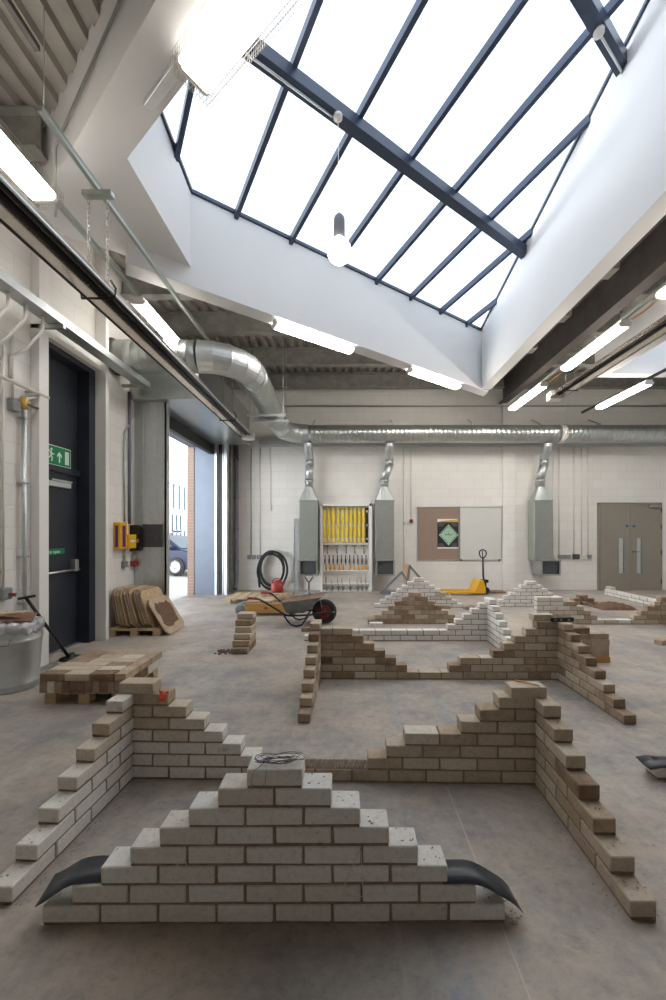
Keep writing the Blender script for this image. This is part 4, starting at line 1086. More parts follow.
# trapeze hangers
for y in (7.55, 7.95):
    t = thing('duct_trapeze', 'galvanised strut hanger under the big duct by the shutter, ' + ('nearer bar' if y < 7.8 else 'farther bar'), 'hanger', (XDU, y, ZDU-.35), 0, 'duct hangers')
    build(MB().box(XDU-.38, y-.02, ZDU-.36, XDU+.38, y+.02, ZDU-.315), 'strut', 'galvl', t)
    for sx in (-.33, .33): build(MB().cyl((XDU+sx, y, ZDU-.37), (XDU+sx, y, ZD), .005, 6), 'threaded_rod', 'galvd', t)
for x in (-.85, 1.15, 3.2, 4.9, 6.4):
    t = thing('duct_bracket', f'angled wall bracket above the back duct, {"ABCDE"[0] if 0 else ""}', 'bracket', (x, YB, zm+.3), 0, 'duct brackets')
    t['label'] = 'small angled steel bracket on the back wall above the spiral duct'
    build(MB().box(x-.02, YB-.5, zm+.235, x+.02, YB-.001, zm+.275), 'arm', 'galvd', t)
    build(MB().tube([(x, YB-.02, zm+.5), (x, YB-.45, zm+.27)], .014, 6), 'brace', 'galvd', t)

def dropper(x, label, offs, hoodx=0., zb=.44):
    """pipe drop, transition, box and extract hood on the back wall"""
    Y = 9.87; t = thing('extract_hood', label, 'duct', (x, Y, zb)); bw = .235; D = .17
    z1, z2 = WZ(501, Y), WZ(487, Y)
    xt = x+offs
    pts = [(xt-.12, ym, zm-.17), (xt-.02, ym+.06, zm-.26), (xt, Y, zm-.42)]
    m = MB(); m.tube([(xt-.03, ym, zm-.246), (xt-.03, ym, zm-.30), (xt-.025, ym+.03, zm-.37), (xt, Y, zm-.56), (xt, Y, zm-.60)], .105, 16, smooth=False); build(m, 'branch', 'galvl', t)
    m = MB(); zk = [zm-.60, zm-.75, zm-1.1, z2+.22]
    spiral(m, (xt, Y, zk[0]), (xt, Y, zk[1]), .105, 18, .09); build(m, 'drop_pipe', 'galv', t)
    m = MB(); m.tube([(xt, Y, zk[1]), (xt+(x-xt)*.5, Y, (zk[1]+zk[2])/2), (x, Y, zk[2])], .105, 18); build(m, 'offset_pipe', 'galvl', t)
    m = MB(); spiral(m, (x, Y, zk[2]), (x, Y, z2), .105, 18, .09); m.lathe([(.105, 0), (.118, 0), (.118, .06), (.105, .06)], (x, Y, z2+.12), n=18); build(m, 'drop_pipe', 'galv', t)
    # square-to-round transition
    n = 16; c = [(x+.105*math.cos(2*math.pi*i/n+math.pi/4), Y+.105*math.sin(2*math.pi*i/n+math.pi/4), z2) for i in range(n)]; sq = []
    for i in range(n):
        a = 2*math.pi*i/n+math.pi/4; k = max(abs(math.cos(a)), abs(math.sin(a))); sq.append((x+bw*math.cos(a)/k, Y+D*math.sin(a)/k, z1))
    m = MB().add(c+sq, [(i, n+i, n+(i+1) % n, (i+1) % n) for i in range(n)]); build(m, 'transition', 'galvd', t)
    zt_ = WZ(560, Y)
    m = MB(); m.cbox(x-bw, Y-D, zt_, x+bw, Y+D, z1, .004); m.box(x-bw-.012, Y-D-.012, z1-.02, x+bw+.012, Y+D, z1+.008); build(m, 'box_section', 'galvd', t)
    hx = x+hoodx
    # hood with a dark slot facing the room
    fr = MB(); y0 = Y-D-.12; x0, x1 = hx-bw*(1. if not hoodx else 1.05), hx+bw*(1. if not hoodx else 1.05); zz0, zz1 = zb, zb+.40
    fr.add([(x-bw, Y-D, zt_), (x+bw, Y-D, zt_), (x+bw, Y+D, zt_), (x-bw, Y+D, zt_), (x0, y0, zz1-.02), (x1, y0, zz1-.02), (x1, Y+D, zz1-.02), (x0, Y+D, zz1-.02)], [(0, 4, 5, 1), (1, 5, 6, 2), (2, 6, 7, 3), (3, 7, 4, 0)])
    q = .035
    for a in ((x0, zz0, x1, zz0+q), (x0, zz1-q, x1, zz1), (x0, zz0+q, x0+q, zz1-q), (x1-q, zz0+q, x1, zz1-q)): fr.box(a[0], y0, a[1], a[2], y0+.02, a[3])
    fr.box(x0, y0+.02, zz0, x0+.006, Y+D, zz1); fr.box(x1-.006, y0+.02, zz0, x1, Y+D, zz1); fr.box(x0, y0+.02, zz0, x1, Y+D, zz0+.006); fr.box(x0, y0+.02, zz1-.02, x1, Y+D, zz1)
    hd = build(fr, 'hood', 'galv', t)
    build(MB().box(x0+.01, y0+.06, zz0+.01, x1-.01, y0+.07, zz1-.025), 'grille', 'toolgrey', hd)
    return t
dropper(WX(309, 9.8), 'extract hood and drop duct between hose reel wall and white tool cabinet', .01)
dropper(WX(384.5, 9.8), 'extract hood and drop duct at the tool cabinet side facing the pinboard', .13)
dropper(WX(541.5, 9.8), 'extract hood and drop duct beside the double doors, its outlet turned sideways', .10, .13)
# cable trays
ct = thing('cable_tray', 'galvanised cable tray along the back wall under the spiral duct', 'tray', (3, 9.98, WZ(444, 10)))
zc = WZ(446, 10)
build(MB().box(-2.3, 9.96, zc, XR-.02, 10.09, zc+.006).box(-2.3, 9.955, zc, XR-.02, 9.962, zc+.14), 'tray', 'galvl', ct)
ct = thing('cable_tray', 'galvanised cable tray along the left wall above the dark door', 'tray', (-3.4, 4.5, CAMZ+2.35))
build(MB().box(-3.36, 1.0, CAMZ+2.35, -3.20, 6.18, CAMZ+2.358).box(-3.205, 1.0, CAMZ+2.35, -3.197, 6.18, CAMZ+2.44).box(-3.365, 1.0, CAMZ+2.35, -3.357, 6.18, CAMZ+2.44), 'tray', 'galvl', ct)
for y in (2.4, 4.28, 6.0): build(MB().box(XL+.001, y-.02, CAMZ+2.30, -3.18, y+.02, CAMZ+2.345), 'bracket', 'galvd', ct)
# thin pipe high on the back wall
zp = WZ(406, YB-.06)
t = thing('wall_pipe', 'thin galvanised pipe high along the back wall above the duct', 'pipe', (2, YB-.06, zp))
build(MB().cyl((-2.3, YB-.05, zp), (XR-.02, YB-.05, zp), .022, 8), 'pipe', 'galvd', t)
for x in (-.8, 1.2, 3.2, 5.2, 7.2): build(MB().box(x-.015, YB-.05, zp+.01, x+.015, YB-.001, zp+.03), 'pipe_clip', 'galvd', t)

# ------------------------------------------------------------------ conduits on the back wall
def drop(px, ptop, pbot, label, boxes, mat='pvc', r=.011, bm='grey', cat='conduit', grp='back wall conduit drops'):
    Y = YB-.022; x = WX(px, Y); t = thing('conduit_drop', label, cat, (x, Y, WZ(pbot, Y)), 0, grp)
    build(MB().cyl((x, Y, WZ(pbot, Y)), (x, Y, WZ(ptop, Y)), r, 8), 'pipe', mat, t)
    for (bx, by, w_, h_, mt) in boxes:
        build(MB().cbox(WX(bx-w_/2, YB), YB-.055, WZ(by+h_/2, YB), WX(bx+w_/2, YB), YB-.001, WZ(by-h_/2, YB), .006), 'outlet_box', mt, t)
    return t
drop(553, 447, 555, 'white conduit drop to a plain box, first after the sideways extract hood', [(555, 557, 3.5, 4, 'pvc')])
drop(559, 447, 555, 'conduit drop to two grey double sockets beside the sideways extract hood', [(560.5, 556.5, 6, 3.6, 'grey'), (567, 556.5, 6, 3.6, 'grey')])
drop(574, 447, 554, 'conduit drop to the largest grey socket between extract hood and double doors', [(575.5, 556.5, 6.5, 5, 'toolgrey')])
drop(581.5, 447, 555, 'conduit drop to a small pale socket left beside the large grey one', [(583, 556.5, 4, 4, 'pvc')])
drop(588, 447, 555, 'conduit drop to a small grey socket nearest the double doors', [(589, 556.5, 3.6, 3.8, 'grey')])
drop(404, 447, 570, 'long white conduit drop behind the builder square', [(404.5, 522, 3, 3, 'pvc')])
cp = drop(411, 447, 519, 'conduit drop to the round red fire call point beside the pinboard', [(411, 521, 3.2, 3.6, 'pvc')])
build(MB().lathe([(0, .02), (.045, .02), (.05, 0)], (WX(411, YB), YB-.056, WZ(521, YB)), (0, -1, 0), 14), 'call_point', 'darkred', cp)
drop(251, 449, 555, 'grey conduit drop with socket pair nearest the shutter corner', [(249.5, 557, 3.6, 4, 'grey'), (254, 557, 3.6, 4, 'grey')], 'galvd', .016)
drop(260, 449, 556, 'thin conduit drop with a grey switch above the hose coil', [(259.5, 557, 5, 4, 'grey')])
drop(270.5, 446, 506, 'short cord drop with a small white isolator above the hose coil', [(270.5, 507.5, 2.4, 6, 'pvc')], r=.007)
# pull-cord conduit box pair
# pinboard, whiteboard and poster
Yb_ = YB-.003
def zb_(y): return WZ(y, YB)
pin = thing('pinboard', 'brown felt pinboard on the back wall beside the whiteboard', 'pinboard', (WX(438, YB), YB, zb_(560)))
build(MB().box(WX(417.5, YB), YB-.02, zb_(560), WX(458.6, YB), YB-.001, zb_(507)), 'felt_panel', 'pin', pin)
m = MB(); a, b2, c, e_ = WX(417.2, YB), WX(459, YB), zb_(560.3), zb_(506.8)
for q in ((a, c, b2, c+.02), (a, e_-.02, b2, e_), (a, c, a+.02, e_), (b2-.02, c, b2, e_)): m.box(q[0], YB-.028, q[1], q[2], YB-.002, q[3])
build(m, 'frame', 'silver', pin)
wbd = thing('whiteboard', 'blank whiteboard on the back wall behind the pallet truck', 'whiteboard', (WX(480, YB), YB, zb_(560)))
build(MB().box(WX(459.6, YB), YB-.02, zb_(560), WX(501, YB), YB-.001, zb_(507)), 'writing_surface', 'wb', wbd)
m = MB(); a, b2 = WX(459.3, YB), WX(501.5, YB)
for q in ((a, c, b2, c+.02), (a, e_-.02, b2, e_), (a, c, a+.02, e_), (b2-.02, c, b2, e_)): m.box(q[0], YB-.028, q[1], q[2], YB-.002, q[3])
build(m, 'frame', 'silver', wbd)
for q in (WX(461, YB), WX(499, YB)): build(MB().cbox(q-.02, YB-.032, c-.012, q+.02, YB-.02, c+.03, .003), 'corner_clip', 'black', wbd)
po = thing('poster', 'black poster with a pale green diamond pinned to the pinboard', 'poster', (WX(447, YB), YB-.024, zb_(548)))
x0, x1, z0, z1 = WX(437.2, YB), WX(458, YB), zb_(548.5), zb_(519)
yq = YB-.0205
build(MB().box(x0, yq-.003, z0, x1, yq, z1), 'sheet', 'pblack', po)
m = MB(); m.box(x0, yq-.0042, z1-.085, x1, yq-.003, z1); build(m, 'paper_band', 'paper', po)
m = MB(); m.extr([(x0, z1-.085), (x1, z1-.085), (x1, z1-.005), (x0+.12, z1-.05)], (0, yq-.0055, 0), (1, 0, 0), (0, 0, 1), (0, .001, 0)); build(m, 'gold_band', 'gold', po)
build(MB().box(x0, yq-.0042, z0, x1, yq-.003, z0+.035), 'paper_band', 'paper', po)
cxp, czp = (x0+x1)/2+.02, (z0+z1)/2-.03; hd_ = .26
dm = build(MB().extr([(-hd_, 0), (0, -hd_*1.08), (hd_, 0), (0, hd_*1.08)], (cxp, yq-.0045, czp), (1, 0, 0), (0, 0, 1), (0, .0012, 0)), 'green_diamond', 'pgreen', po)
m = MB()
for a in range(5):
    for sg_ in (-1, 1): m.extr([(-.012, -.012), (.012, -.012), (.012, .012), (-.012, .012)], (cxp+sg_*(hd_-.055-.042*a), yq-.0055, czp-.03-.044*a), (1, 0, 0), (0, 0, 1), (0, .001, 0))
    for sg_ in (-1, 1): m.extr([(-.012, -.012), (.012, -.012), (.012, .012), (-.012, .012)], (cxp+sg_*(hd_-.055-.042*a), yq-.0055, czp+.03+.044*a), (1, 0, 0), (0, 0, 1), (0, .001, 0))
build(m, 'border_marks', 'pblack', dm)
m = MB()
for a in range(7): m.box(cxp-.105+.03*a, yq-.0056, czp-.008, cxp-.085+.03*a, yq-.0045, czp+.012+.008*(a % 2))
m.box(cxp-.02, yq-.0056, czp+.04, cxp+.02, yq-.0045, czp+.055); build(m, 'title_marks', 'darkred', dm)
m = MB()
for a in range(3):
    m.box(x0+.03, yq-.0042, z0+.06+.03*a, x0+.20-.03*a, yq-.003, z0+.07+.03*a); m.box(x1-.20+.03*a, yq-.0042, z0+.06+.03*a, x1-.03, yq-.003, z0+.07+.03*a)
    m.box(x0+.03, yq-.0042, z1-.13-.03*a, x0+.20-.03*a, yq-.003, z1-.12-.03*a); m.box(x1-.20+.03*a, yq-.0042, z1-.13-.03*a, x1-.03, yq-.003, z1-.12-.03*a)
build(m, 'text_lines', 'grey', po)
#==SECTION4==
# ------------------------------------------------------------------ tool cabinet and its tools
def CP(x, y, Y): return (WX(300+x/6.055, Y), WZ(480+y/6.055, Y))
YC = 9.82                                                            # front of the cabinet
x0, x1 = WX(320.3, YC), WX(372.2, YC); zt = WZ(503.5, YC)
tcb = thing('tool_cabinet', 'tall open white tool cabinet full of hanging bricklaying tools on the back wall', 'cabinet', ((x0+x1)/2, YC, 0))
m = MB(); th = .07
m.box(x0, YC, 0, x0+.055, YB-.002, zt); m.box(x1-.085, YC, 0, x1, YB-.002, zt); m.box(x0, YC, zt-.06, x1, YB-.002, zt); m.box(x0, YC+.02, 0, x1, YB-.002, .022); build(m, 'carcass', 'white', tcb)
build(MB().box(x0+.055, YB-.03, .022, x1-.085, YB-.003, zt-.06), 'back_panel', 'white', tcb)
for y in (388, 550, 632):
    z = CP(0, y, YC)[1]; build(MB().box(x0+.055, YC+.05, z-.012, x1-.085, YB-.03, z+.012), 'shelf', 'white', tcb)
YT = YC+.13
def tool(name, label, cat, group, x, z): return thing(name, label, cat, (x, YT, z), 0, group)
for i, px in enumerate((150, 176, 202, 231, 257, 282, 308, 333, 358, 383, 405)):
    x, za = CP(px, 166, YT); zb2 = CP(px, 380, YT)[1]; blk = i == 10
    lab = 'black spirit level standing at the end of the row in the tool cabinet' if blk else f'yellow spirit level, {ORD[i]} from the hose side in the tool cabinet row'
    t = tool('spirit_level', lab, 'spirit level', 'spirit levels in the tool cabinet', x, zb2)
    c = 'black' if blk else 'lemon'
    m = MB(); zb2 += .003; m.cbox(x-.034, YT-.012, zb2, x+.034, YT+.012, za, .003); build(m, 'body', c, t)
    for zz in (zb2+.10, (za+zb2)/2, za-.10): build(MB().box(x-.022, YT-.0135, zz-.028, x+.022, YT-.011, zz+.020), 'vial_window', 'pvc', t)
    if not blk:
        for zz in (zb2, za-.022): build(MB().cbox(x-.036, YT-.014, zz, x+.036, YT+.014, zz+.022, .003), 'end_cap', 'ply', t)
for i, px in enumerate((163, 222, 278, 330, 385)):
    x, za = CP(px, 393, YT); zb2 = CP(px, 447, YT)[1]
    t = tool('brick_hammer', f'brick hammer hung head up, {ORD[i]} from the hose side under the spirit levels', 'hammer', 'brick hammers in the tool cabinet', x, za)
    build(MB().extr([(-.085, -.004), (-.04, -.02), (.055, -.02), (.055, .018), (-.04, .012), (-.085, .002)], (x, YT-.015, za-.02), (1, 0, 0), (0, 0, 1), (0, .03, 0)), 'head', 'toolsteel', t)
    build(MB().tube([(x+.01, YT, za-.03), (x+.01, YT, zb2+.10), (x+.012, YT, zb2)], [.012, .013, .016], 8), 'handle', 'hdark', t)
zpeg = CP(0, 452, YT)[1]
for i in range(11):
    px = 152+24.8*i; x, za = CP(px, 455, YT); zb2 = CP(px, 502, YT)[1]
    t = tool('bolster_chisel', f'cold chisel, {ORD[i]} from the hose side in the row of dark chisels', 'chisel', 'chisels in the tool cabinet', x, zb2)
    dark = i in (1, 3, 5)
    build(MB().lathe([(0, 0), (.018, .0), (.022, .02), (.020, .10), (.013, .115), (.013, za-zb2-.03), (.017, za-zb2-.02), (.017, za-zb2), (0, za-zb2)], (x, YT, zb2), n=10), 'shank', 'black' if dark else 'toolgrey', t)
    build(MB().extr([(-.012, 0), (.012, 0), (.024, -.05), (-.024, -.05)], (x, YT-.005, zb2+.002), (1, 0, 0), (0, 0, 1), (0, .01, 0)), 'blade', 'toolsteel', t)
for i, px in enumerate((160, 185, 210, 240, 263, 302, 328, 355, 378, 402)):
    x, za = CP(px, 513, YT); zb2 = CP(px, 544, YT)[1]; Y2 = YT-.055
    t = thing('pointing_trowel', f'orange-handled pointing trowel, {ORD[i]} from the hose side on the cabinet shelf', 'trowel', (x, Y2, zb2), 0, 'pointing trowels in the tool cabinet')
    build(MB().lathe([(0, 0), (.032, .005), (.035, .03), (.026, .07), (.030, .10), (.020, za-zb2), (0, za-zb2)], (x, Y2, zb2+.001), n=10), 'handle', 'handle', t)
    build(MB().tube([(x, Y2, za), (x, Y2, za+.03), (x+.012, Y2, za+.045)], .005, 6), 'tang', 'toolsteel', t)
for i, px in enumerate((162, 195, 232, 258, 303, 348, 378, 405)):
    px = min(px, 399) if i != 6 else 373; x, za = CP(px, 582, YT); zm_ = CP(px, 622, YT)[1]; zb2 = CP(px, 668, YT)[1]
    t = tool('brick_trowel', f'brick trowel hung point down, {ORD[i]} from the hose side in the lowest row', 'trowel', 'brick trowels in the tool cabinet', x, zb2)
    m = MB(); wv = .052; zt_ = CP(px, 640, YT)[1]; YF = YC+.005
    m.extr([(-wv, 0), (wv, 0), (wv*.15, zb2-zt_), (-wv*.15, zb2-zt_)], (x+.01, YF, zt_), (1, 0, 0), (0, 0, 1), (0, .004, 0)); build(m, 'blade', 'toolsteel', t)
    build(MB().tube([(x+.01, YF+.002, zt_), (x+.012, YF-.01, zt_+.03), (x-.012, YF+.0, zm_+.01)], .006, 6), 'tang', 'toolsteel', t)
    build(MB().tube([(x-.012, YF, zm_+.005), (x-.016, YF-.005, (za+zm_)/2), (x-.006, YF-.006, za)], [.010, .017, .013], 8), 'handle', 'hdark' if i == 0 else 'ply', t)
# leaning galvanised strip by the first hood
single(MB().extr([(-.055, 0), (.055, 0), (.055, .03), (.045, .03), (.045, .01), (-.045, .01), (-.045, .03), (-.055, .03)], (WX(295.5, 9.9), 9.98, 0), (1, 0, 0), (0, -1, 0), (0, .06, 1.90)), 'galvanised_channel', 'galvl', 'tall galvanised channel strip standing against the wall beside the extract hood', 'metal strip', (WX(298.5, 9.9), 9.98, 0))
# hose coil on the wall
hc = thing('hose_coil', 'thick black hose coiled in loops hanging on the back wall', 'hose', (WX(274, 9.95), 9.95, .2))
pts = []; cx, cz = WX(273, 9.97), WZ(570, 9.97); nq = 130
for i in range(nq):
    t = i/(nq-1); a = math.pi/2+t*2*math.pi*3.6; rr_ = .32-.055*math.sin(t*11)+.015*t
    pts.append((cx+rr_*1.05*math.cos(a), 9.97-.15+.11*t-.01*math.sin(a*1.7), cz+.02*t+.03*math.sin(t*17)+(rr_+.13)*math.sin(a)))
tail = pts[0]; a0 = Vector(pts[0])
pts = bez((cx-.33, 9.90, .10), (cx-.40, 9.9, .45), (cx-.35, 9.88, 1.0), pts[0], 14)[:-1]+[Vector(p) for p in pts]
build(MB().tube(pts, .029, 10), 'hose', 'rubber', hc)
build(MB().box(cx-.06, 9.98, cz+.40, cx+.06, YB-.001, cz+.44), 'wall_hook', 'galvd', hc)

# builder squares and timber leaning at the back
def bar_path(mb, pts, w_, th, nrm):
    nrm = Vector(nrm)
    for a, b_ in zip(pts[:-1], pts[1:]):
        a, b_ = Vector(a), Vector(b_); d_ = (b_-a).normalized(); s_ = d_.cross(nrm).normalized()*w_/2; a = a-d_*w_*.4; b_ = b_+d_*w_*.4
        mb.extr([(-w_/2, -th/2), (w_/2, -th/2), (w_/2, th/2), (-w_/2, th/2)], a, d_.cross(nrm).normalized(), nrm, b_-a)
    return mb
Yq = 9.35
t = thing('builders_square', 'large grey builder square propped as an inverted V, feet on the floor', 'square', (WX(392, Yq), Yq, 0))
build(bar_path(MB(), [(WX(381, Yq), Yq, .05), (WX(402, Yq), Yq+.05, WZ(572.5, Yq)), (WX(409, Yq), Yq+.05, WZ(583, Yq))], .055, .02, (0, 1, 0)), 'blade', 'slate', t)
build(bar_path(MB(), [(WX(381, Yq), Yq, .05), (WX(396, Yq), Yq, .05)], .055, .02, (0, 1, 0)), 'stock', 'slate', t)
t = thing('builders_square', 'second grey builder square leaning over the pale plank by the white pyramid', 'square', (WX(415, Yq), Yq+.15, 0))
build(bar_path(MB(), [(WX(407, Yq), Yq+.18, .05), (WX(411, Yq), Yq+.18, WZ(567, Yq)), (WX(428, Yq), Yq+.18, WZ(584, Yq)-.05)], .055, .02, (0, 1, 0)), 'blade', 'slate', t)
single(MB().cbox(-.085, -.02, 0, .085, .02, .72, .003, 0, Matrix.Translation((WX(407.5, 9.75), 9.80, 0)) @ Matrix.Rotation(-.18, 4, 'X')), 'plank', 'ply', 'short pale plank leaning behind the grey builder squares', 'plank', (WX(407.5, 9.75), 9.75, 0))

# pallet truck
Yp = 9.45
pt = thing('pallet_truck', 'yellow hand pallet truck with upright black handle below the whiteboard', 'pallet truck', (WX(472, Yp), Yp, 0))
xb = WX(479, Yp); 
for yy_ in (Yp-.18, Yp+.18):
    m = MB(); m.extr([(0, 0), (0, .035), (-.80, .035), (-.90, .015), (-.90, .003), (-.78, 0)], (xb-.10, yy_-.075, .055), (1, 0, 0), (0, 0, 1), (0, .15, 0)); fk = build(m, 'fork', 'yellow', pt)
    build(MB().cyl((xb-.78, yy_-.05, .03), (xb-.78, yy_+.05, .03), .03, 14), 'load_roller', 'pvc', fk)
m = MB(); m.extr([(-.20, .05), (.08, .05), (.08, .18), (.03, .36), (-.06, .36)], (xb, Yp-.24, 0), (1, 0, 0), (0, 0, 1), (0, .48, 0)); build(m, 'chassis', 'yellow', pt)
m = MB().cyl((xb+.13, Yp, .10), (xb+.13, Yp, .36), .055, 14); m.cbox(xb+.04, Yp-.06, .28, xb+.22, Yp+.06, .36, .01); build(m, 'hydraulic_pump', 'black', pt)
for yy_ in (Yp-.06, Yp+.06): build(MB().cyl((xb+.15, yy_-.025, .09), (xb+.15, yy_+.025, .09), .09, 18), 'steer_wheel', 'rubber', pt)
xh = WX(482.8, Yp); m = MB().tube([(xb+.13, Yp, .30), (xh+.01, Yp, .45), (xh, Yp, .92)], .024, 8); hd = build(m, 'handle_bar', 'black', pt)
zz = WZ(554, Yp); m = MB(); L_ = []
for i in range(20):
    a = 2*math.pi*i/20; L_.append((xh+.085*math.cos(a)*(1+.25*math.sin(a)), Yp, zz+.105*math.sin(a)))
m.tube(L_, .016, 8, closed=True); m.tube([(xh, Yp, .9), (xh-.01, Yp, zz+.08)], .012, 6); build(m, 'loop_grip', 'black', hd)
# low dark plate at the wall behind
single(MB().cbox(WX(487, 9.8), 9.55, 0, WX(502, 9.8), 9.85, .03, .004), 'floor_plate', 'hdark', 'flat brown board on the floor beside the pallet truck wheel', 'board', (WX(494, 9.8), 9.7, 0))

# ------------------------------------------------------------------ pallet, can, trolley and barrow by the doorway
def pallet(name, label, cx, cy, w_, d_, h, ang=0., boards=6, bearers=True, blocks=(3, 3)):
    t = thing(name, label, 'pallet', (cx, cy, 0), ang)
    bt = .018; bh = h-bt
    for i in range(blocks[0]):
        for j in range(blocks[1]):
            x = -w_/2+.05+(w_-.10)*i/(blocks[0]-1); y = -d_/2+.045+(d_-.09)*j/(blocks[1]-1)
            build(MB().cbox(x-.05, y-.045, 0, x+.05, y+.045, bh-(.018 if bearers else 0), .003), 'block', 'ptim', t, local=True)
    for j in range(blocks[1] if bearers else 0):
        y = -d_/2+.045+(d_-.09)*j/(blocks[1]-1); build(MB().cbox(-w_/2, y-.045, bh-.018, w_/2, y+.045, bh, .002), 'bearer', 'ptim', t, local=True)
    for i in range(boards):
        x = -w_/2+w_*(i+.5)/boards; build(MB().cbox(x-w_/boards*.42, -d_/2, bh, x+w_/boards*.42, d_/2, h, .002), 'deck_board', 'ptim', t, local=True)
    return t
pallet('pallet', 'low timber pallet on the floor below the coiled black hose', -2.0, 8.55, 1.20, .80, .125)
GB = 'bricks on the far pallet'
kk = 0
for i in range(3):
    for j in range(3):
        kk += 1
        loose((-1.78+.235*i, 8.36+.17*j, .126), R.uniform(-.05, .05), R.uniform(.55, .85), f'brown brick on the low pallet, {ORD[j]} row back, {ORD[i]} from the shutter', GB)
rc = thing('jerry_can', 'red plastic can standing on the low pallet below the hose', 'can', (-1.66, 8.72, .195))
zc_ = .192; m = MB(); 
xc = WX(277, 8.55); yc_ = 8.55
m.lathe([(0, 0), (.125, 0), (.135, .02), (.132, .17), (.10, .215), (.06, .235), (.045, .24), (.045, .26), (0, .26)], (xc, yc_, zc_), n=18); build(m, 'body', 'red', rc)
build(MB().tube(bez((xc-.10, yc_, zc_+.20), (xc-.12, yc_, zc_+.33), (xc+.10, yc_, zc_+.34), (xc+.10, yc_, zc_+.20), 12), .012, 8), 'handle', 'red', rc)
build(MB().tube([(xc+.10, yc_, zc_+.12), (xc+.16, yc_, zc_+.19), (xc+.185, yc_, zc_+.25)], [.025, .02, .016], 8), 'spout', 'red', rc)
# wooden trolley
Yt = 6.95; xa_, xb_ = WX(245, Yt), WX(286, Yt)
tr = thing('wooden_trolley', 'low orange timber trolley loaded with bricks behind the wheelbarrow handles', 'trolley', ((xa_+xb_)/2, Yt, 0))
build(MB().cbox(xa_, Yt, .055, xb_, Yt+.028, .225, .004), 'side_board', 'orange', tr); build(MB().cbox(xa_, Yt+.42, .055, xb_, Yt+.448, .225, .004), 'side_board', 'orange', tr)
build(MB().cbox(xa_, Yt+.03, .10, xb_, Yt+.418, .125, .004), 'base_board', 'ply', tr)
lgm = MB()
dmd = WX(266, Yt); build(MB().extr([(-.05, 0), (0, -.03), (.05, 0), (0, .03)], (dmd, Yt-.001, .14), (1, 0, 0), (0, 0, 1), (0, .0008, 0)), 'diamond_mark', 'hdark', tr)
for x in (xa_-.095, xb_+.105):
    for y in (Yt+.06, Yt+.38):
        wh = build(MB().lathe([(0, -.03), (.085, -.03), (.10, -.018), (.10, .018), (.085, .03), (0, .03)], (x, y, .10), (0, 1, 0), 22), 'wheel', 'grey', tr)
        build(MB().lathe([(0, .031), (.03, .031), (.03, .040), (0, .04)], (x, y, .10), (0, -1, 0), 12), 'hub', 'grey', wh)
kk = 0
for i in range(3):
    for j in range(3):
        for k in range(2):
            if k == 1 and i == 2: continue
            loose((xa_+.135+.225*i, Yt+.085+.115*j, .1275+.0675*k), R.uniform(-.03, .03), R.uniform(.35, .75), f'brick in the orange trolley, {["lower", "upper"][k]} layer, {ORD[j]} row from the barrow, {ORD[i]} along', 'bricks in the orange trolley')
mb = MB(); rows = []
xq, yq_ = WX(281, 7.0), 7.22
for i in range(9):
    a = i/8*math.pi; rows.append([(xq+(.11*math.sin(a)+.006*math.sin(j*3+i))*math.cos(j*2*math.pi/12), yq_+(.09*math.sin(a)+.008*math.cos(j*2+i))*math.sin(j*2*math.pi/12), .194+.17*(1-(math.cos(a)+1)/2)) for j in range(13)])
single(mb.sheet(rows, .003), 'sack', 'tan', 'small lumpy tan sack sitting at the trolley end by the barrow tray', 'sack', (xq, yq_, .126))
# wheelbarrow
Yw = 6.10
wb_ = thing('wheelbarrow', 'grey steel wheelbarrow with red-hubbed wheel, handles pointing to the doorway', 'wheelbarrow', (-.55, Yw, 0))
def BW(px, py, dy=0.): p = PT(px, py, Yw); p.y += dy; return p
# wheel
cxw, czw = WX(323.5, Yw), .205
m = MB(); m.lathe([(.115, -.035), (.15, -.048), (.185, -.045), (.203, -.02), (.203, .02), (.185, .045), (.15, .048), (.115, .035)], (cxw, Yw+.25, czw), (0, 1, 0), 28); wh = build(m, 'wheel', 'rubber', wb_)
build(MB().lathe([(0, -.05), (.03, -.05), (.035, -.025), (.08, -.02), (.115, -.038), (.118, .038), (.08, .02), (.035, .025), (.03, .05), (0, .05)], (cxw, Yw+.25, czw), (0, 1, 0), 24), 'wheel_disc', 'darkred', wh)
build(MB().cyl((cxw, Yw+.16, czw), (cxw, Yw+.34, czw), .012, 8), 'axle', 'toolgrey', wh)
# tray: lofted basin
yl, yr = Yw-.05, Yw+.55
zr0, zr1 = WZ(604, yl), WZ(589, yl+.3)
TOP = [Vector((-1.067, 6.05, .40)), Vector((-.42, 6.07, .482)), Vector((-.33, 6.58, .492)), Vector((-1.00, 6.60, .40))]
BOT = [Vector((-1.0, 6.17, .215)), Vector((-.70, 6.19, .212)), Vector((-.66, 6.46, .212)), Vector((-.96, 6.46, .215))]
def ringpts(c4, n=6, rad=.06):
    out = []
    for i in range(4):
        p, a, b_ = c4[i], c4[i-1], c4[(i+1) % 4]; da = (a-p).normalized(); db = (b_-p).normalized()
        for q in range(n+1): t = q/n; out.append((p+da*rad)*(1-t)**2+p*2*t*(1-t)+(p+db*rad)*t*t)
    return out
rt, rb_ = ringpts(TOP), ringpts(BOT, rad=.05); n = len(rt); cin = sum(TOP, Vector())/4
def inset(r_, d_): return [p+(cin-p)*d_ for p in r_]
vs = rt+rb_+inset(rt, .012)+[p+Vector((0, 0, .006)) for p in inset(rb_, .012)]
fs = [(i, (i+1) % n, n+(i+1) % n, n+i) for i in range(n)]+[tuple(range(n, 2*n))]+[(2*n+(i+1) % n, 2*n+i, 3*n+i, 3*n+(i+1) % n) for i in range(n)]+[tuple(range(3*n, 4*n))[::-1]]
fs += [(i, 2*n+i, 2*n+(i+1) % n, (i+1) % n) for i in range(n)]
ty = build(MB().add(vs, fs), 'tray', 'tray', wb_)
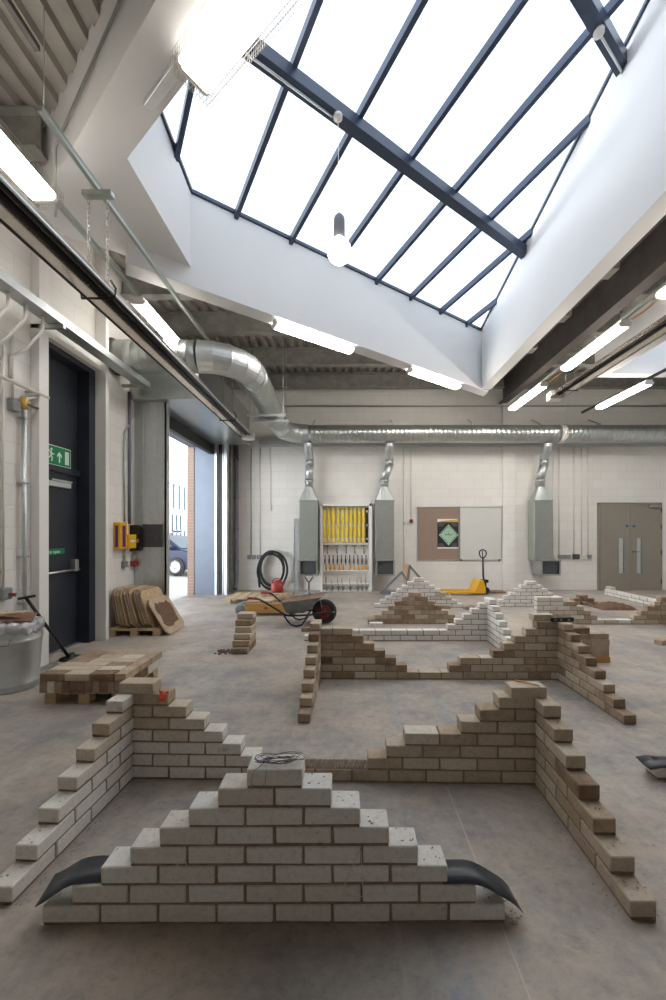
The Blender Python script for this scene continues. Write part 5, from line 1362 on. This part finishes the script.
build(MB().tube(rt, .011, 8, closed=True), 'rolled_rim', 'tray', ty)
ci = [p+(cin-p)*.02+Vector((0, 0, .004)) for p in rb_]; ct_ = [a+(b_-a)*.93+(cin-a)*.03 for a, b_ in zip(rb_, rt)]
build(MB().add(ci+ct_, [((i+1) % n, i, n+i, n+(i+1) % n) for i in range(n)]+[tuple(range(n))[::-1]]), 'mortar_crust', 'rust', ty)
for yy_, tag_ in ((Yw+.02, 0), (Yw+.48, 1)):
    gx = WX(250, yy_) if tag_ == 0 else WX(262, yy_+.05)
    gz = WZ(597.5, yy_) if tag_ == 0 else WZ(593, yy_)
    yo = -.06 if tag_ == 0 else .06
    pts = [(gx, yy_+yo, gz), (gx+.16, yy_+yo, gz-.01), (-1.08, yy_+yo*.3, .255), (-.98, yy_, .180), (-.60, yy_+(.04 if tag_ == 0 else -.04), .185), (-.42, Yw+(.17 if tag_ == 0 else .33), .20), (cxw+.14, Yw+(.17 if tag_ == 0 else .33), .205)]
    P_ = []
    for i in range(len(pts)-1):
        for q in range(5): P_.append(Vector(pts[i]).lerp(Vector(pts[i+1]), q/5))
    P_.append(Vector(pts[-1]))
    for it in range(2): P_ = [P_[0]]+[(P_[i-1]+P_[i]*2+P_[i+1])/4 for i in range(1, len(P_)-1)]+[P_[-1]]
    fr = build(MB().tube(P_, .016, 8), 'frame_tube', 'black', wb_)
    build(MB().tube([(gx-.02, yy_+yo, gz+.001), (gx+.12, yy_+yo, gz-.007)], .021, 10), 'grip', 'red', fr)
    lp = [(-1.02, yy_+.01, .19), (-.96, yy_, .10), (-.90, yy_, .035), (-.82, yy_, .016), (-.73, yy_, .035), (-.68, yy_, .10), (-.62, yy_+.01, .185)]
    build(MB().tube(lp, .014, 8), 'leg', 'black', wb_)
build(MB().tube([(cxw+.14, Yw+.17, .205), (cxw+.19, Yw+.25, .205), (cxw+.14, Yw+.33, .205)], .016, 8), 'nose_guard', 'grey', wb_)
build(MB().tube([(cxw-.03, Yw+.19, .21), (cxw-.05, Yw+.20, .34), (-.45, Yw+.20, .45)], .008, 6), 'tray_stay', 'wire', wb_)
# white bricks near the barrow wheel
loose((WX(309, 5.95), 5.86, 0), .05, .85, 'dark brick on the floor under the barrow frame', None)
# shovel
Ys = 7.3; xs_ = WX(308.8, Ys)
sv = thing('shovel', 'shovel with D handle standing upright behind the wheelbarrow', 'shovel', (xs_, Ys, 0))
zs = WZ(575, Ys); m = MB(); D_ = [(xs_-.075, Ys, zs), (xs_+.075, Ys, zs), (xs_+.07, Ys, zs-.05), (xs_+.018, Ys, zs-.13), (xs_-.018, Ys, zs-.13), (xs_-.07, Ys, zs-.05)]
m.tube(D_, .013, 8, closed=True); build(m, 'd_grip', 'toolgrey', sv)
build(MB().tube([(xs_, Ys, zs-.12), (xs_, Ys+.02, .38)], .020, 10), 'shaft', 'hdark', sv)
m = MB(); m.sheet([[(xs_-.11+.22*j/4, Ys+.02+.03*abs(j-2)/2*-1, .36-.35*i/5) for j in range(5)] for i in range(6)], .004); m.tube([(xs_, Ys+.02, .30), (xs_, Ys+.02, .45)], .024, 8); build(m, 'blade', 'toolsteel', sv)

# ------------------------------------------------------------------ boards on their pallet
pallet('pallet', 'small timber pallet under the leaning chipboards by the left wall', -3.13, 5.90, .76, .66, .115, 0, 5, blocks=(3, 2))
zp0 = .116
nb = 15
for i in range(nb):
    last = i == nb-1
    lean = .17+.011*i+R.uniform(0, .004) if not last else .56
    xb0 = -3.375+.036*i+(.04 if i > 9 else 0)
    zb0 = zp0
    if last: xb0 = -2.62; zb0 = .004
    hgt = R.uniform(.555, .60); dep = R.uniform(.56, .62); c = .07
    if last: hgt, dep = .60, .62
    y0 = 5.58+R.uniform(-.03, .03)+(.0 if not last else -.02); th_ = .020
    prof = [(0+c, 0), (dep-c, 0), (dep, c), (dep, hgt-c), (dep-c, hgt), (c, hgt), (0, hgt-c), (0, c)]
    ux = Vector((0, 1, 0)); uy = Vector((-math.sin(lean), 0, math.cos(lean))); ax = Vector((math.cos(lean), 0, math.sin(lean)))*th_
    o_ = Vector((xb0-ax.x, y0, zb0))
    lab = 'front chipboard of the leaning row, brown mortar patch on its face' if last else f'chipboard with clipped corners, {ORD[i]} from the wall in the leaning row'
    t = thing('spot_board', lab, 'board', (xb0, y0, zb0), 0, 'mortar boards leaning on the pallet')
    build(MB().extr(prof, o_, ux, uy, ax), 'panel', ('board', 'face', 'board', 'ptim')[(i*7) % 4] if not last else 'face', t)
    if last:
        rr2 = random.Random(5); pp = []
        for q in range(26):
            a = q*2*math.pi/26; pp.append((dep*.5+(dep*.37+rr2.uniform(-.025, .02))*max(-1, min(1, 1.25*math.cos(a))), hgt*.52+(hgt*.33+rr2.uniform(-.025, .02))*max(-1, min(1, 1.25*math.sin(a)))))
        build(MB().extr(pp, o_+ax*1.01, ux, uy, ax*.12), 'mortar_patch', 'dirt', t)

# ------------------------------------------------------------------ pallet of bricks
PX, PY = -2.71, 3.34
pallet('pallet', 'timber pallet under the block of used bricks near the dark door', PX+.375, PY+.34, .70, .62, .104, 0, 6, False, (3, 3))
GP = 'used bricks stacked on the near pallet'
zl = .1055
for j in range(3):
    for i in range(11):
        t_ = R.choice((.12, .85, .95, .8, .25, 1.))
        M = None
        o = loose((PX+.034+.0665*i, PY+.11+.222*j, zl), math.pi/2+R.uniform(-.01, .01), t_, f'on-edge brick in the pallet bottom layer, {ORD[j]} row from the camera, {ORD[i]} from the bin', GP, edge=True)
zl += .1035
colw = ('bin-side', 'middle', 'third')
for j in range(6):
    for i in range(3):
        t_ = R.choice((.25, .4, .5, .65, .85)) if j else (.95, .42, .98)[i]
        loose((PX+.108+.219*i+R.uniform(-.003, .003), PY+.055+.1085*j, zl), R.uniform(-.012, .012), t_, f'flat brick on top of the brick pallet, {colw[i]} column, {ORD[j]} row from the camera', GP)
for j in range(3):
    loose((PX+.108+.219*2+.168, PY+.11+.222*j, zl), math.pi/2+R.uniform(-.012, .012), R.uniform(.35, .65), f'lengthwise brick along the pallet edge facing the doorway, {ORD[j]} from the camera', GP)

# ------------------------------------------------------------------ bin, tamper
BX, BY = -3.285, 3.74
bn = thing('dustbin', 'galvanised round bin holding a plastic bag by the left wall', 'bin', (BX, BY, 0))
prof = [(0, .012), (.19, .012), (.195, 0), (.203, .01), (.203, .05), (.21, .06), (.21, .07), (.204, .08), (.226, .46), (.232, .47), (.232, .485), (.227, .495), (.232, .60), (.243, .605), (.243, .622), (.232, .625), (.222, .60), (.195, .09), (0, .09)]
body = build(MB().lathe(prof, (BX, BY, 0), n=40), 'body', 'galvl', bn)
for a in (-1.2, 1.94):
    d_ = Vector((math.cos(a), math.sin(a), 0)); s_ = Vector((-d_.y, d_.x, 0)); c_ = Vector((BX, BY, .52))+d_*.23
    build(MB().tube([c_-s_*.06, c_-s_*.06+d_*.035-Vector((0, 0, .05)), c_+s_*.06+d_*.035-Vector((0, 0, .05)), c_+s_*.06], .006, 6), 'handle', 'toolsteel', body)
mb = MB(); rows = []
for i in range(7):
    r_ = [.236, .248, .243, .215, .17, .10, .03][i]; z = [.55, .615, .645, .655, .64, .60, .585][i]
    rows.append([(BX+(r_+(.008*math.sin(j*5+i*2)))*math.cos(j*2*math.pi/30), BY+(r_+.008*math.sin(j*5+i*2))*math.sin(j*2*math.pi/30), z+.014*math.sin(j*3.3+i)+.01*math.sin(j*7.1)) for j in range(31)])
build(mb.sheet(rows, .002), 'bin_bag', 'bag', bn)
single(MB().cbox(-.13, -.16, -.004, .13, .14, .004, .002, 0, Matrix.Translation((BX+.03, BY+.02, .69)) @ Matrix.Rotation(.5, 4, 'Z') @ Matrix.Rotation(.14, 4, 'Y') @ Matrix.Rotation(.10, 4, 'X')), 'cardboard_sheet', 'card', 'brown cardboard sheet lying on top of the galvanised bin', 'cardboard', (BX, BY, .67))
single(MB().cbox(-.22, -.045, 0, .22, .045, .02, .003, 0, Matrix.Translation((BX-.06, BY-.10, .725)) @ Matrix.Rotation(.25, 4, 'Z') @ Matrix.Rotation(-.06, 4, 'Y')), 'timber_offcut', 'ptim', 'grey timber offcut lying across the galvanised bin', 'timber', (BX, BY, .69))
tp = thing('floor_tamper', 'black T-handled tool leaning beside the dark door behind the brick pallet', 'tamper', (-3.33, 4.55, 0))
a, b_ = Vector((-3.33, 4.55, .03)), Vector((-3.36, 3.98, .835))
build(MB().cyl(a, b_, .016, 10), 'shaft', 'black', tp); build(MB().cyl(b_+Vector((-.08, .0, -.01)), b_+Vector((.08, .015, .02)), .014, 8), 'cross_handle', 'black', tp)
build(MB().lathe([(0, 0), (.12, 0), (.12, .018), (.04, .03), (.03, .07), (0, .07)], (-3.32, 4.58, 0), n=24), 'foot_plate', 'black', tp)

# ------------------------------------------------------------------ fittings on the left wall
XW = XL+.001
def lwz(py, Y): return WZ(py, Y)
fp = thing('fire_point_box', 'yellow wall box holding papers beside the black box on the left wall', 'box', (XL, 5.9, 1.3))
m = MB(); ya, yb_, za, zb2 = 5.77, 6.17, 1.27, 1.68
m.cbox(XW, ya, za, XW+.11, ya+.18, zb2, .006); m.cbox(XW, ya+.18, za, XW+.13, yb_, za+.22, .006); m.box(XW, ya+.18, za, XW+.01, yb_, zb2); build(m, 'body', 'yellow', fp)
build(MB().box(XW+.111, ya+.05, za+.03, XW+.114, ya+.13, zb2-.05).box(XW+.03, ya-.0022, za+.03, XW+.075, ya-.0005, zb2-.05), 'purple_panel', 'purple', fp)
build(MB().box(XW+.03, ya+.20, za+.10, XW+.04, yb_-.08, zb2+.0), 'papers', 'paper', fp)
build(MB().box(XW+.131, ya+.22, za+.10, XW+.1325, yb_-.04, za+.135), 'white_label', 'paper', fp)
bb = thing('black_wall_box', 'black wall-mounted box between the yellow box and the shutter guide', 'box', (XL, 6.3, 1.25))
m = MB(); m.extr([(0, 0), (.13, 0), (.17, .06), (.17, .36), (.13, .42), (0, .42)], (XW, 6.20, 1.225), (1, 0, 0), (0, 0, 1), (0, .10, 0)); build(m, 'body', 'black', bb)
build(MB().box(XW+.10, 6.197, 1.36, XW+.15, 6.1995, 1.42), 'label', 'gold', bb)
for (Y, zt_, zb_2, r_, mt, nm, lab) in ((6.02, 3.1, 1.05, .014, 'galvd', 'wall_conduit', 'grey conduit running down to a socket below the yellow box'), (6.16, 3.80, 1.66, .022, 'slate', 'wall_conduit', 'thick dark conduit running down to the black wall box'), (6.27, 3.4, 1.03, .010, 'pvc', 'wall_conduit', 'thin pale conduit down to a red switch near the shutter guide')):
    t = thing(nm, lab, 'conduit', (XL, Y, zb_2), 0, 'conduits beside the shutter')
    xo = XW+.025
    segs = [(zt_, 1.72 if Y < 6.1 else zb_2)] if Y < 6.25 else [(zt_, 1.70), (1.20, zb_2)]
    if Y < 6.1: segs = [(zt_, 1.69), (1.26, zb_2)]
    m = MB()
    for za_, zb3 in segs: m.cyl((xo, Y, zb3), (xo, Y, za_), r_, 8)
    build(m, 'pipe', mt, t)
    if Y < 6.1: build(MB().tube([(xo, Y, zt_), (xo, Y+.03, zt_+.05), (xo, Y+.13, zt_+.16)], r_, 8), 'offset', mt, t); build(MB().cbox(XW, Y-.05, .97, XW+.06, Y+.05, 1.07, .006), 'outlet_box', 'grey', t)
    elif Y > 6.25: build(MB().cbox(XW, Y-.05, .97, XW+.07, Y+.045, 1.06, .006), 'red_switch', 'red', t)
# nearer wall: pipework
Yn = 4.12; t = thing('water_pipe', 'silver water pipe with a brass valve beside the dark door', 'pipe', (XL, Yn, .5))
build(MB().cyl((XW+.05, Yn, .0), (XW+.05, Yn, 2.85), .024, 12), 'pipe', 'galvl', t)
build(MB().tube([(XW+.05, Yn, 2.90), (XW+.05, Yn+.02, 2.98), (XW+.06, Yn+.10, 3.02), (XW+.06, Yn+.13, 3.03)], .02, 10), 'bend', 'galvl', t)
m = MB().cyl((XW+.05, Yn, 2.86), (XW+.05, Yn, 2.98), .035, 10); vb = build(m, 'valve', 'gold', t)
build(MB().cbox(XW+.07, Yn+.0, 2.90, XW+.10, Yn+.14, 2.92, .004), 'valve_lever', 'toolgrey', vb)
for z in (.75, 1.25, 2.05, 2.75): build(MB().box(XW, Yn-.035, z, XW+.08, Yn+.035, z+.02), 'pipe_clip', 'galvd', t)
t = thing('wall_conduit', 'grey conduit down the left wall ending in a socket with a red plug', 'conduit', (XL, 3.90, .8))
build(MB().cyl((XW+.02, 3.90, .93), (XW+.02, 3.90, 3.45), .012, 8), 'pipe', 'pvc', t); build(MB().cbox(XW, 3.84, .83, XW+.07, 3.96, .95, .008), 'socket_box', 'grey', t)
build(MB().cyl((XW+.068, 3.92, .88), (XW+.115, 3.94, .875), .019, 10), 'red_plug', 'red', t)
t = thing('wall_conduit', 'pale conduit down the left wall to a grey junction box near the brass valve', 'conduit', (XL, 4.0, 2.8))
build(MB().cyl((XW+.02, 4.01, 2.92), (XW+.02, 4.01, 3.6), .012, 8), 'pipe', 'pvc', t); build(MB().cbox(XW, 3.96, 2.80, XW+.07, 4.06, 2.92, .008), 'junction_box', 'grey', t)
t = thing('wall_pipe', 'white pipe running level along the left wall to the near pilaster', 'pipe', (XL, 3, 3.08))
build(MB().cyl((XW+.09, .5, 3.08), (XW+.09, 4.40, 3.08), .02, 10), 'pipe', 'pvc', t)
for y in (2.6, 3.5, 4.2): build(MB().box(XW, y-.015, 3.07, XW+.09, y+.015, 3.09), 'pipe_clip', 'galvd', t)
for i, (Y, off) in enumerate(((3.60, .0), (3.80, .0), (4.02, .0))):
    t = thing('bent_conduit', f'white conduit dropping from the left wall tray with a kinked offset, {ORD[i]} towards the dark door', 'conduit', (XL, Y, 3.1), 0, 'kinked conduits under the tray')
    t['label'] = ['kinked white conduit under the left tray, farthest from the dark door', 'middle one of the kinked white conduits under the left tray', 'kinked white conduit under the left tray, nearest the dark door'][i]
    build(MB().tube([(-3.30, Y+.10, CAMZ+2.345), (-3.30, Y+.10, CAMZ+2.20), (-3.42, Y+.02, CAMZ+1.95), (XW+.015, Y-.03, CAMZ+1.85), (XW+.015, Y-.03, 3.115 if i != 1 else 3.115)], .016, 8), 'pipe', 'pvc', t)
# conduit along the outer face of the near roof upstand
nn_ = Vector((-.61, -.79)); a = Vector((-1.25, out_n(-1.25)))+nn_*.025; b_ = Vector((-2.75, out_n(-2.75)))+nn_*.025
t = thing('upstand_conduit', 'conduit clipped along the outer side of the near roof well', 'conduit', (a.x, a.y, CAMZ+3.9))
build(MB().tube([(a.x, a.y, CAMZ+3.86), (b_.x, b_.y, CAMZ+3.66), (b_.x, b_.y, CAMZ+3.0)], .011, 8), 'pipe', 'galvd', t)
build(MB().lathe([(0, 0), (.05, 0), (.05, .05), (0, .05)], (a.x, a.y, CAMZ+3.86), (nn_.x, nn_.y, 0), 12), 'round_box', 'galvd', t)
